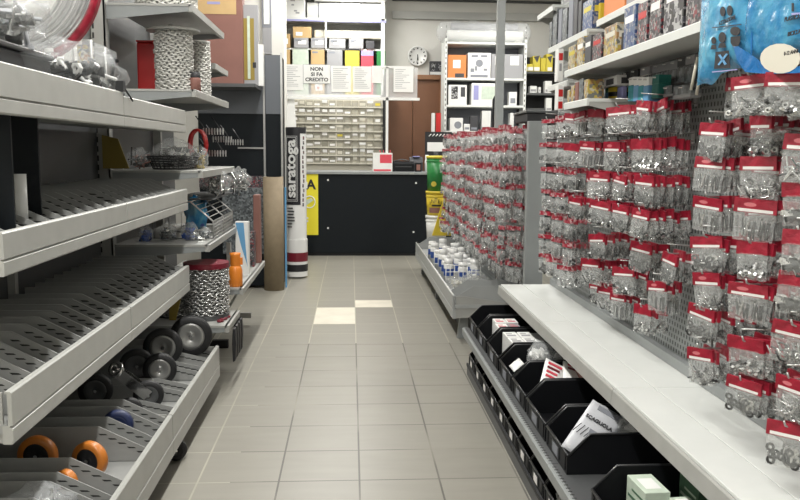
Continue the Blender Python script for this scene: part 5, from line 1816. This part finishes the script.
def contents_mb(mb, kind, w, z0, z1, th, cnt, mi=0):
    T0 = mb.T
    base = T0 if T0 is not None else Matrix.Identity(4)
    for i in range(cnt):
        v = random.random() ** .7
        c = Vector((random.uniform(-.55, .55) * th, random.uniform(-.38, .38) * w, z1 + (z0 - z1) * (.10 + .56 * (1 - v))))
        R = Matrix.Rotation(random.uniform(-.25, .25), 4, 'Z') @ Matrix.Rotation(random.uniform(0, PI), 4, 'X')
        mb.T = base @ Matrix.Translation(c) @ R
        L = w
        if kind == 'screw':
            mb.cyl((0, 0, 0), L * .024, -L * .16, L * .15, 5, mi)
            mb.cyl((0, 0, 0), L * .055, L * .15, L * .19, 6, mi)
        elif kind == 'washer':
            mb.lathe([(L * .05, -.001), (L * .12, -.001), (L * .12, .001), (L * .05, .001), (L * .05, -.001)], (0, 0, 0), 8, mi, False, 'X')
        elif kind == 'nut':
            mb.lathe([(L * .04, -L * .035), (L * .085, -L * .035), (L * .085, L * .035), (L * .04, L * .035), (L * .04, -L * .035)], (0, 0, 0), 6, mi, False, random.choice('XYZ'))
        elif kind == 'long':
            mb.T = base @ Matrix.Translation((c.x, c.y, (z0 + z1) / 2 + random.uniform(-.3, .1) * abs(z0 - z1) * .5)) @ Matrix.Rotation(random.uniform(-.18, .18), 4, 'X')
            mb.cyl((0, 0, 0), L * .026, -abs(z0 - z1) * .36, abs(z0 - z1) * .32, 5, mi)
        elif kind == 'hook':
            pts = [(0, L * .11 * math.cos(a * .55), L * .11 * math.sin(a * .55)) for a in range(9)] + [(0, L * .11, -L * .2)]
            mb.tube(pts, L * .026, 5, mi)
        elif kind == 'plate':
            mb.box(-.001, .001, -L * .17, L * .17, -L * .07, L * .07, mi)
    mb.T = T0
    return mb


KINDS = ['screw', 'washer', 'nut', 'long', 'hook', 'plate', 'screw2', 'dark']
KTXT = {'screw': 'bright screws', 'washer': 'washers', 'nut': 'nuts', 'long': 'long pins', 'hook': 'bent hooks', 'plate': 'small plates', 'screw2': 'bright bolts', 'dark': 'dark fittings'}
PW, PH, HH = .1, .118, .039
PROTO = {}
for i, k in enumerate(KINDS):
    random.seed(100 + i)
    t = thing('hanging_bag', 'bag', 'bag', (0, 0, -5))
    header_mb(MB(), PW, HH, i % 3).build('header_card', [M['red'], M['label'], M['redlite']], t, world=False)
    pouch_mb(MB(), PW * .98, -HH + .003, -PH, .011, i).build('pouch', M['filmlow'], t, world=False)
    kk = {'screw2': 'screw', 'dark': random.choice(['nut', 'plate'])}.get(k, k)
    cm = MB()
    for q in range(3):
        contents_mb(cm, kk, PW * 1.0, -HH - .004, -PH + .004, .010, {'long': 5, 'hook': 4, 'plate': 6, 'washer': 8, 'nut': 9}.get(kk, 8), q)
    cm.build('contents', [M['boltdark'], M['boltdark'], M['bolt']] if k == 'dark' else [M['bolt'], M['boltdark'], M['boltdark'] if i % 2 else M['hub']], t, world=False)
    PROTO[k] = t

R_ = [1.555, 1.42, 1.287, 1.162, 1.036, .912, .795]
HOOKS = []
for ri, ys in enumerate(([4.46, 4.2, 3.95, 3.7, 3.44, 3.15, 2.87], [4.45, 4.2, 3.95, 3.56, 3.22, 2.88], [4.45, 4.2, 3.98, 3.72, 3.36, 3.10, 2.85],
                         [4.45, 4.2, 3.72, 3.33, 3.08, 2.85], [4.44, 4.2, 3.98, 3.38, -3.02, -2.74], [4.44, 4.2, 3.98, 3.45, -3.22, -2.86], [4.44, 4.22, 4.0, -3.58, -3.42, -3.27, -2.98])):
    for ci, y in enumerate(ys):
        HOOKS.append((ri, ci, abs(y), R_[ri] - (.012 if abs(y) < 3.7 and ri > 3 else 0), 'far', y < 0))
for ri, z in enumerate([1.585, 1.46, 1.362, 1.252, 1.138, 1.03, .925, .812]):
    HOOKS.append((ri, 0, 2.22 if ri else 2.06, z if ri else 1.572, 'near', None))
for ri, z in enumerate([1.60, 1.47, 1.36, 1.255, 1.15, 1.045, .895, .79]):
    HOOKS.append((ri, 1, 1.96 if ri else 1.90, z if ri else 1.562, 'near', None))
for ri, z in enumerate([1.54, 1.42, 1.31, 1.20, 1.10, .985, .86, .745]):
    HOOKS.append((ri, 2, 1.74, z if ri else 1.556, 'near', None))
BAGN = 0
STUFF = []
HOOKS.sort(key=lambda q: q[2])


def make_hook(L):
    t = thing('peg_hook', 'hook', 'hook', (0, 0, -5))
    MB().tube([(0, 0, -.004), (-L * .5, 0, -.004), (-L + .01, 0, -.004), (-L, 0, 0.0), (-L - .004, 0, .012)], .0028, 6).tube([(0, 0, .024), (-L * .6, 0, .026), (-L - .006, 0, .03)], .002, 5).build('wire', M['wire'], t, world=False)
    MB().box(-.004, -.0005, -.014, .014, -.014, .034).build('plate', M['wire'], t, world=False)
    return t


hk = {}
for L in (.13, .16, .20, .24, .30):
    hk[L] = make_hook(L)
for (ri, ci, y, z, bay, short) in HOOKS:
    rs = random.Random(int(y * 1000) + int(z * 777))
    k = KINDS[rs.randrange(len(KINDS))]
    L = .20 if bay == 'far' else .24
    nb = 6 if bay == 'far' else 7
    if bay == 'near' and ri == 0:
        L, nb = (.24, 7) if ci == 0 else (.30, 8)
    if y > 3.9:
        L, nb = .16, 5
    if short or bay == 'far' and y < 3.9 and 2 <= ri < 4 and rs.random() < .15:
        L, nb = .13, 3
    h = (.112 if bay == 'far' else .102) * rs.uniform(.94, 1.04)
    w = rs.uniform(.082, .108)
    if bay == 'far' and ri == 2 and abs(y - 3.72) < .01:
        w, h = .05, .17
    if bay == 'far':
        place = '%s row down, %s hook from the grey post' % (ORD[ri], ORD[ci])
    else:
        place = 'nearest bay, %s row down, %s hook column' % (ORD[ri], ORD[ci])
    # hook height: the hole of the card lies just below its top edge
    hh = dup(hk[L], (XP - .0005, y, z - .004), 0, 'zinc wire hook, ' + place, 'wire hooks on the near hook wall')
    base = rs.uniform(.0, .55) if bay == 'far' else rs.uniform(.05, .6)
    st = (L - .025) / max(nb, 1)
    for i in range(nb):
        x = XP - L + .008 + i * st + rs.uniform(-.002, .002)
        rz = base * (1 - .5 * i / nb) + rs.uniform(-.14, .14) + (.22 if i == 0 else 0)
        ry = rs.uniform(-.05, .09)
        sc = (rs.uniform(.8, 1.1), w / PW * rs.uniform(.92, 1.06), h / PH * rs.uniform(.94, 1.06))
        zz = z + rs.uniform(-.009, .004)
        yy = y + rs.uniform(-.008, .008)
        if BAGN < 300:
            dup(PROTO[k], (x, yy, zz), (rs.uniform(-.13, .13), ry, rz), 'red topped clear bag of %s, %s' % (KTXT[k], place), 'red topped bags, %s row %s hook %s' % ('nearest bay' if bay == 'near' else 'post side', ORD[ri], ORD[ci]), sc)
            BAGN += 1
        else:
            STUFF.append((x, yy, zz, rz, ry, sc, k))
# the bags of the far hook wall
rs = random.Random(77)
for ri in range(8):
    z = 1.535 - ri * .128
    yy = 5.22
    while yy < 8.75:
        if rs.random() > .09:
            L = .2
            for i in range(4):
                STUFF.append((XP2 - L + i * .05 + rs.uniform(-.006, .006), yy + rs.uniform(-.02, .02), z + rs.uniform(-.022, .014), rs.uniform(-.1, .9), rs.uniform(-.05, .1), (.9, rs.uniform(.55, .95), rs.uniform(.95, 1.2)), KINDS[rs.randrange(8)]))
        yy += rs.uniform(.15, .19)
mh, mp, mc = MB(), MB(), MB()
random.seed(9)
for (x, y, z, rz, ry, sc, k) in STUFF:
    T = Matrix.Translation((x, y, z)) @ Matrix.Rotation(rz, 4, 'Z') @ Matrix.Rotation(ry, 4, 'Y') @ Matrix.Diagonal((*sc, 1))
    mh.T = mp.T = mc.T = T
    header_mb(mh, PW, HH * .62, 2)
    pouch_mb(mp, PW * .98, -HH + .003, -PH, .011, rs.random() * 9, 4, 5)
    kk = {'screw2': 'screw', 'dark': 'plate'}.get(k, k)
    contents_mb(mc, kk, PW, -HH - .004, -PH + .004, .010, 6 if kk != 'hook' else 4, 1 if k == 'dark' else 0)
    contents_mb(mc, 'plate' if kk == 'hook' else kk, PW, -HH - .004, -PH + .004, .010, 6, 1)
mh.T = mp.T = mc.T = None
# one object: cards, films and fittings of all remaining bags
al = MB()
for mb_, off in ((mh, 0), (mp, 3), (mc, 4)):
    b0 = len(al.v)
    al.v += mb_.v
    al.f += [[b0 + i for i in f] for f in mb_.f]
    al.m += [m_ + off for m_ in mb_.m]
    al.s += mb_.s
al.build('hanging_bags', [M['redprint'], M['label'], M['redlite'], M['filmlow'], M['bolt'], M['boltdark']], label='dense red topped clear hardware bags on the far hook wall and beside the grey post', cat='bags', kind='stuff')
# the unplaced prototypes go
for o_ in list(PROTO.values()) + list(hk.values()):
    for c in list(o_.children):
        bpy.data.objects.remove(c)
    bpy.data.objects.remove(o_)
#PART6
EXPOSURE = 0.0
# ------------------------------------------------------------------ shelves above the near hook wall
def wall_shelf(label, xf, y0, y1, z, th=.03, xb=XP):
    t = thing('wall_shelf', label, 'shelf', ((xf + xb) / 2, (y0 + y1) / 2, z - th))
    MB().box(xf, xb - .004, y0, y1, z - .014, z).build('deck', M['whiteshelf'], t)
    MB().prism([(xf, z - th), (xf - .010, z - th), (xf - .012, z - .004), (xf - .006, z + .001), (xf, z + .001)], 'Y', y0, y1).build('price_rail', M['whiteshelf'], t)
    for yy in (y0 + .005, y1 - .005):
        MB().prism([(xb - .005, z - .09), (xb - .005, z - .0145), (xf + .001, z - .0145), (xf + .001, z - .03)], 'Y', yy - .003, yy + .003).build('side_bracket', M['steel2'], t)
    return t


ZB, ZA, ZC, ZE, ZF, ZG = 1.742, 1.937, 1.962, 1.73, 1.594, 2.16
wall_shelf('white shelf of printed packs running behind the blue bag', 1.0, 1.57, 3.735, ZB)
wall_shelf('higher white shelf of dark packs at the far end of the near hook wall', 1.10, 3.74, 4.48, ZA)
wall_shelf('top white shelf with the orange carton, above the printed packs', 1.12, 1.57, 3.66, ZC)
wall_shelf('short white shelf end beside the red and white tall carton', 1.10, 4.05, 4.46, ZE)
wall_shelf('short grey shelf of small yellow packs below the printed packs', 1.0, 3.36, 3.73, ZF)
wall_shelf('highest white shelf end at the far top of the near hook wall', 1.10, 4.40, 4.76, ZG)


def pack(label, px0, px1, pyt, X, z, m, dep=.14, tp=None, kind='pack', prt=None, face='side', cat=None):
    """a box whose aisle face lies at X, its far and near ends at the two picture columns"""
    a, b = at(px0, pyt, X=X), at(px1, pyt, X=X)
    y1, y0 = a.y, b.y
    zt = (at((px0 + px1) / 2, pyt, X=X).z) if tp is None else z + tp
    x1 = min(X + dep, XP - .006)
    t = thing(kind, label, cat or 'pack', ((X + x1) / 2, (y0 + y1) / 2, z))
    MB().box(X, x1, y0 + .004, y1 - .004, z + .0015, zt).build('box', M[m], t, bevel=.002)
    if prt:
        MB().box(X - .0009, X, y0 + (y1 - y0) * .15, y1 - (y1 - y0) * .15, z + (zt - z) * .62, z + (zt - z) * .78).build('label_strip', M[prt], t)
        MB().box(X + .01, x1 - .015, y0 + .0031, y0 + .004, z + (zt - z) * .55, z + (zt - z) * .75).build('end_strip', M[prt], t)
    return t


XPK = 1.015
pack('black and white printed pack nearest the blue bag', 686, 703, 0, XPK, ZB + .001, 'packprint', .16, .17, prt='label')
pack('black backed pack with white figures, second from the blue bag', 664, 684.5, 0, XPK, ZB + .001, 'photo', .16, .165, prt='label')
pack('grey and white printed pack third from the blue bag', 650, 662, 0, XPK, ZB + .001, 'packprint', .15, .16, prt='whitep')
pack('red and white pack fourth from the blue bag', 638, 648.5, 0, XPK, ZB + .001, 'packprint', .14, .145, prt='redp')
pack('blue and white pack with a red edge, beside the gap on the pack shelf', 624.5, 636.5, 0, XPK, ZB + .001, 'packblue', .14, .155, prt='white')
pack('white and ochre carton standing alone on the pack shelf', 604, 617, 31, XPK, ZB + .001, 'packyel', .12, .12, 'carton', prt='cream')
pack('small black bottle pack behind the lone ochre carton', 618, 623, 40, XPK + .02, ZB + .001, 'dbox', .05, .08)
pack('red and pink pack on the pack shelf toward the far end', 592.5, 602, 40, XPK, ZB + .001, 'packprint', .10, .11, prt='redp')
pack('dark blue and black pack near the far end of the pack shelf', 585, 591.5, 40, XPK, ZB + .001, 'dbox', .10, .12, prt='white')
pack('yellow and white pack second from the far end of the pack shelf', 577, 584, 42, XPK, ZB + .001, 'packyel', .08, .13, prt='white')
pack('pale yellow pack at the far end of the pack shelf', 568.5, 576, 42, XPK, ZB + .001, 'packyel', .08, .11, prt='yellowbox')
# the far, higher shelf
for i, (a, b, tp, m) in enumerate(((549, 552, .15, 'clearparts'), (552.5, 557, .20, 'clearparts'), (558, 561.5, .185, 'lettergrey'), (562, 567, .17, 'clearparts'), (568, 572.5, .2, 'lettergrey'), (573, 577, .19, 'dbox'), (577.5, 581, .16, 'dbox'), (582, 592, .14, 'packblue'))):
    pack(['thin grey pack at the very far end of the higher shelf', 'clear grey pack second from the far end of the higher shelf', 'silver bag third from the far end of the higher shelf', 'clear grey pack fourth from the far end of the higher shelf',
          'silver bag fifth from the far end of the higher shelf', 'black pack sixth from the far end of the higher shelf', 'black pack seventh from the far end of the higher shelf', 'blue and white pack at the near end of the higher shelf'][i], a, b, 30, 1.112, ZA + .001, m, .1, tp, prt='yellowbox' if m == 'packblue' else None)
pack('orange carton with red print on the top shelf', 604, 625, 2, 1.135, ZC + .001, 'orangebox', .1, .16, 'carton', prt='redp', cat='carton')
pack('grey carton next to the orange one on the top shelf', 626, 640, 2, 1.135, ZC + .001, 'greybox', .1, .16, 'carton', cat='carton')
a = at(597, 12, X=1.16)
t = thing('bottle', 'yellow bottle with a black cap at the far end of the top shelf', 'bottle', (1.165, a.y - .07, ZC + .001))
MB().box(1.14, 1.19, a.y - .10, a.y - .04, ZC + .0015, ZC + .09).build('body', M['yellow'], t, bevel=.006)
MB().box(1.15, 1.18, a.y - .085, a.y - .055, ZC + .09, ZC + .12).build('cap', M['blackmatt'], t, bevel=.004)
# yellow card above
x_ = at(572, 5, X=1.13)
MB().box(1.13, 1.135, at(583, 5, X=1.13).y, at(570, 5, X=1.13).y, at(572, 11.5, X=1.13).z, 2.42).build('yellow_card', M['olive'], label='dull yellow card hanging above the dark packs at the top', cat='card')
# tall red and white carton by the far end
for i, (y0_, y1_, n) in enumerate(((50, 82, 'upper white carton with a red emblem beside the far end of the pack shelf'), (86, 110, 'lower white carton with red emblems below the short shelf end'))):
    X0, X1, Z0, Z1 = rect(555.3, y0_, 561.8, y1_, 4.02)
    t = thing('carton', n, 'carton', ((X0 + X1) / 2, 4.0, Z0))
    MB().box(X0, X1, 3.98, 4.04, Z0, Z1).build('box', M['whitep'], t, bevel=.002)
    MB().box(X0 + .004, X1 - .004, 3.979, 3.98, Z1 - .055, Z1 - .02).build('red_emblem', M['redp'], t)
    if i:
        MB().box(X0 + .004, X1 - .004, 3.979, 3.98, Z0 + .005, Z0 + .04).build('red_emblem', M['redp'], t)
    MB().box(X0 + .008, X1 - .008, 3.979, 3.98, Z0 + .05, Z1 - .07).build('print_line', M['greybox'], t)
# small packs on the short grey shelf
for i, (a, b, tp, m) in enumerate(((567, 570, .06, 'packyel'), (570.5, 574, .075, 'packyel'), (574.5, 578, .085, 'pink'), (578.5, 583, .095, 'clearparts'), (583.5, 588, .085, 'packyel'))):
    pack(['smallest yellow pack at the far end of the short grey shelf', 'second small yellow pack on the short grey shelf', 'small pink pack in the middle of the short grey shelf', 'small grey clear pack on the short grey shelf', 'small yellow and white pack at the near end of the short grey shelf'][i], a, b, 95, 1.012, ZF + .001, m, .07, tp)
for (px0, px1, z0, h_, m, n, mm, X) in ((595, 604, ZF + .001, .055, 'tealdark', 'dark teal tin on the short grey shelf', 'bluelt', 1.14), (604.5, 619, ZF + .001, .055, 'yellow', 'yellow and black tin on the short grey shelf', 'blackmatt', 1.14)):
    a, b = at(px0, 90, X=X), at(px1, 90, X=X)
    cy_ = (a.y + b.y) / 2
    if cy_ - .03 < 3.37:
        cy_ = 3.42
    if m == 'tealdark':
        cy_ = 3.55
    t = thing('tin', n, 'tin', (X + .03, cy_, z0))
    MB().lathe([(.0001, .0005), (.042, .0005), (.042, h_), (.0001, h_)], (X + .03, cy_, z0), 22).build('body', M[m], t)
    MB().lathe([(.0425, h_ * .3), (.0425, h_ * .65)], (X + .03, cy_, z0), 22).build('band', M[mm], t)
t = thing('carton', 'flat white carton with a black picture resting on the tins', 'carton', (1.17, 3.48, ZF + .058))
MB().box(1.12, 1.22, 3.38, 3.60, ZF + .058, ZF + .10).build('box', M['whitep'], t, bevel=.002)
MB().box(1.14, 1.19, 3.379, 3.38, ZF + .065, ZF + .09).build('black_picture', M['dbox'], t)
MB().box(1.1193, 1.12, 3.42, 3.52, ZF + .065, ZF + .09).build('black_picture', M['dbox'], t)


# packs hanging under the pack shelf
def hang(label, name, cat, px0, px1, py0, py1, X, m, th=.02, card=None):
    a, b = at(px0, py0, X=X), at(px1, py1, X=X)
    y1, y0 = a.y, b.y
    z1, z0 = a.z, b.z
    t = thing(name, label, cat, (X, (y0 + y1) / 2, z0))
    z1 = min(z1, ZB - .035)
    MB().box(X, X + th, y0, y1, z0, z1 - .03).build('body', M[m], t, bevel=.004)
    MB().box(X + .002, X + th - .002, y0, y1, z1 - .03, z1).build('card_top', M[card or 'dbox'], t)
    MB().tube([(XP - .001, (y0 + y1) / 2, z1 - .008), (X - .01, (y0 + y1) / 2, z1 - .008)], .003, 5).build('hook', M['wire'], t)
    return t


hang('black pack with two white capsules under the pack shelf', 'hanging_pack', 'pack', 622, 629, 62, 80, 1.16, 'blackmatt', .02, 'blackmatt')
t = hang('black and white gadget pack under the pack shelf, right of the capsules', 'hanging_pack', 'pack', 630, 637, 62, 80, 1.16, 'dbox', .02, 'blackmatt')
for i in range(4):
    a = 628.5 + i * 5
    hang('%s teal cloth pack hanging under the pack shelf' % ['farthest', 'second farthest', 'second nearest', 'nearest'][i], 'cloth_pack', 'cloth', a, a + 4, 78, 101, 1.10, 'teal' if i % 2 == 0 else 'bluelt', .05, 'whitep')
hang('dark green cloth pack right of the teal ones', 'cloth_pack', 'cloth', 652, 657.5, 76, 98, 1.11, 'tealdark', .05, 'tealdark')
hang('white dotted lace pack hanging above the teal cloths', 'hanging_pack', 'pack', 639, 649, 60, 74, 1.17, 'white', .015, 'greybox')
hang('violet slim tube pack at the far end under the pack shelf', 'hanging_pack', 'pack', 617.5, 622, 80, 104, 1.15, 'lilac', .02, 'whitep')
for i, (a, b, c, e) in enumerate(((652, 660, 62, 86), (661, 668, 62, 86), (669, 676, 62, 84), (677, 684, 58, 82), (685, 693, 56, 82))):
    hang('clear grey blister pack, %s from the teal cloths, under the pack shelf' % ORD[i], 'blister_pack', 'pack', a, b, c, e, 1.18, 'clearparts', .02, 'greybox' if i != 3 else 'dbox')
for i, (a, c) in enumerate(((692, 90), (697.5, 95))):
    p, q = at(a + 4, 57, X=1.05), at(a - 1, c, X=1.05)
    MB().tube([(1.05, q.y, q.z), (1.055, p.y, min(p.z, ZB - .04))], .005, 6).build('white_stick', M['cream'], label=['thin white price stick left of the blue bag', 'thin white price stick right beside the blue bag'][i], cat='stick')
for i, (a, b, c, e) in enumerate(((661, 671, 87, 96), (673, 690, 87, 97))):
    hang(['small pale clamshell under the blister packs', 'wide pale clamshell under the blister packs by the price sticks'][i], 'clamshell', 'pack', a, b, c, e, 1.13, 'greybox', .04, 'clearparts')

# ------------------------------------------------------------------ big blue plastic bag hanging in front of the shelf
p0, p1 = Vector((.952, 2.19, 0)), Vector((.968, 1.62, 0))
zb0, zt0 = at(702, 85, X=.952).z, 1.92
t = thing('blue_bag', 'big blue translucent plastic sack with black printed figures hanging at the top right', 'bag', ((p0.x + p1.x) / 2, (p0.y + p1.y) / 2, zb0))
dv = (p1 - p0)
nv_ = Vector((dv.y, -dv.x, 0)).normalized()   # towards the aisle
if nv_.x > 0:
    nv_ = -nv_
mb = MB()
NU, NV = 34, 26
vs, f = [], []
for s in (0, 1):
    for j in range(NV + 1):
        for i in range(NU + 1):
            u, v = i / NU, j / NV
            e = (min(1, math.sin(PI * u) * 3) ** .6) * (min(1, math.sin(PI * (v * .93 + .0)) * 3) ** .6 if s else 1)
            p = p0.lerp(p1, u)
            zl = zb0 + .038 * min(1, max(0, (u - .16) / .08))
            z = zl + (zt0 - zl) * v + .012 * noise.noise(Vector((u * 6, v, 0))) * (1 - v) - .014 * math.sin(PI * u) * (1 - v)
            ed = min(u, 1 - u, v * 1.2, 1) * 6
            k = min(1, ed) ** .6
            w = (.022 * k if s == 0 else -.012 * k)
            w += .004 * noise.noise(Vector((u * 9, v * 9, s))) * k
            if s == 0:
                w -= .012 * math.exp(-((u - .47) / .02) ** 2) * k
            q = p + nv_ * w
            vs.append((q.x, q.y, z))
n = (NU + 1) * (NV + 1)
for s in range(2):
    for j in range(NV):
        for i in range(NU):
            a = s * n + j * (NU + 1) + i
            f.append((a, a + 1, a + NU + 2, a + NU + 1))
mb.add(vs, f, 0, True)
mb.build('sack', M['bluefilm'], t)
for u in (.15, .85):
    q = p0.lerp(p1, u)
    MB().tube([(q.x, q.y, zt0 - .02), (q.x + .05, q.y, zt0 + .02), (1.112, q.y, ZC - .012)], .003, 6).build('cord', M['bluelt'], t)
# white pack showing through the lower right of the sack, darker folded blue at its foot
UV = Matrix((dv.normalized(), Vector((0, 0, 1)), nv_)).transposed().to_4x4()


def sack_at(px, py, off=.027):
    """point on the sack's front plane seen at a picture position"""
    d = CM @ Vector(((px - 400) / F, (250 - py) / F, -1))
    o_ = Vector((0, 0, H))
    pp = p0 + nv_ * off
    k = (pp - o_).dot(nv_) / d.dot(nv_)
    return o_ + d * k


def sack_poly(name, pts, m, off=.027):
    mb = MB()
    P_ = [sack_at(a, b, off) for a, b in pts]
    Q_ = [p - nv_ * .0012 for p in P_]
    n_ = len(P_)
    mb.add(P_ + Q_, [tuple(range(n_)), tuple(range(2 * n_ - 1, n_ - 1, -1))] + [(i, (i + 1) % n_, n_ + (i + 1) % n_, n_ + i) for i in range(n_)])
    return mb.build(name, m, t)


def oval(cx_, cy_, rx, ry, n_=14):
    return [(cx_ + rx * math.cos(a * 2 * PI / n_), cy_ + ry * math.sin(a * 2 * PI / n_)) for a in range(n_)]


sack_poly('white_patch', oval(780, 58.5, 20, 15, 18), M['cream'])
sack_poly('dark_blue_fold', [(732, 42), (742, 49), (756, 58), (764, 66), (776, 72), (800, 66), (800, 73), (768, 74), (745, 72), (737, 60)], M['bluefold'], .0265)
for nm, pts in (('printed_figure', oval(722.5, 11.5, 2.6, 5)), ('printed_figure', oval(729.5, 10.5, 2.8, 5.2)),
                ('printed_figure', oval(713.5, 40.5, 2.3, 3.6)), ('printed_figure', [(710.5, 49.5), (711.5, 45), (715.5, 45), (716.2, 48.8)]),
                ('printed_figure', oval(722, 37.5, 3.6, 5.5)), ('printed_figure', [(718, 48), (719.5, 43), (724.5, 43), (726, 47.5)]),
                ('printed_figure', oval(735, 31, 5, 4.6)), ('printed_figure', [(730.5, 37), (740, 36), (740, 42), (738, 46), (733, 46.5), (730.5, 43)]),
                ('printed_figure', [(715.5, 52), (728.5, 50.5), (730, 68), (714, 69)])):
    sack_poly(nm, pts, M['print'])
sack_poly('figure_detail', [(718, 55), (720, 54.5), (726.5, 64), (724.5, 65)], M['bluelt'], .0285)
sack_poly('figure_detail', [(726, 53.5), (728, 54), (719, 65.5), (717.5, 64.5)], M['bluelt'], .0285)
for (cx_, cy_, tx, sz, rot) in ((727, 20.5, 'ATTENZIONE', .0135, .05), (792, 18, 'PLASTICA', .013, -.03), (791, 52.5, '0-12 ANNI', .0115, 0), (794, 33, 'RICICLA', .013, 0)):
    q = sack_at(cx_, cy_)
    text('lettering', tx, sz, Matrix.Translation(q) @ UV @ Matrix.Rotation(rot, 4, 'Z'), M['print'], t, ext=.0006, bold=.0003)
mb_pts = [(712, 27.3), (741, 24), (741, 25), (712, 28.3)]
sack_poly('print_line', mb_pts, M['print'])
sack_poly('print_line', [(712, 71.5), (737, 69), (737, 70), (712, 72.6)], M['lilac'])
sack_poly('printed_bar', [(791.5, 3), (793.5, 3), (793.5, 11.5), (791.5, 11.5)], M['print'])
sack_poly('printed_bar', [(791.5, 13), (800, 12.5), (800, 14.5), (791.5, 15)], M['lilac'])
sack_poly('seam', [(751.5, 6), (752.6, 6), (751.4, 58), (750.4, 58)], M['bluefold'], .022)

# ------------------------------------------------------------------ picture settings
S.view_settings.view_transform = 'Standard'
S.view_settings.look = 'None'
S.view_settings.exposure = EXPOSURE
S.view_settings.gamma = 1.0
S.view_settings.use_curve_mapping = False
S.cycles.transparent_max_bounces = 20
S.cycles.max_bounces = 7
for o_ in bpy.data.objects:
    if '_w' in o_:
        del o_['_w']
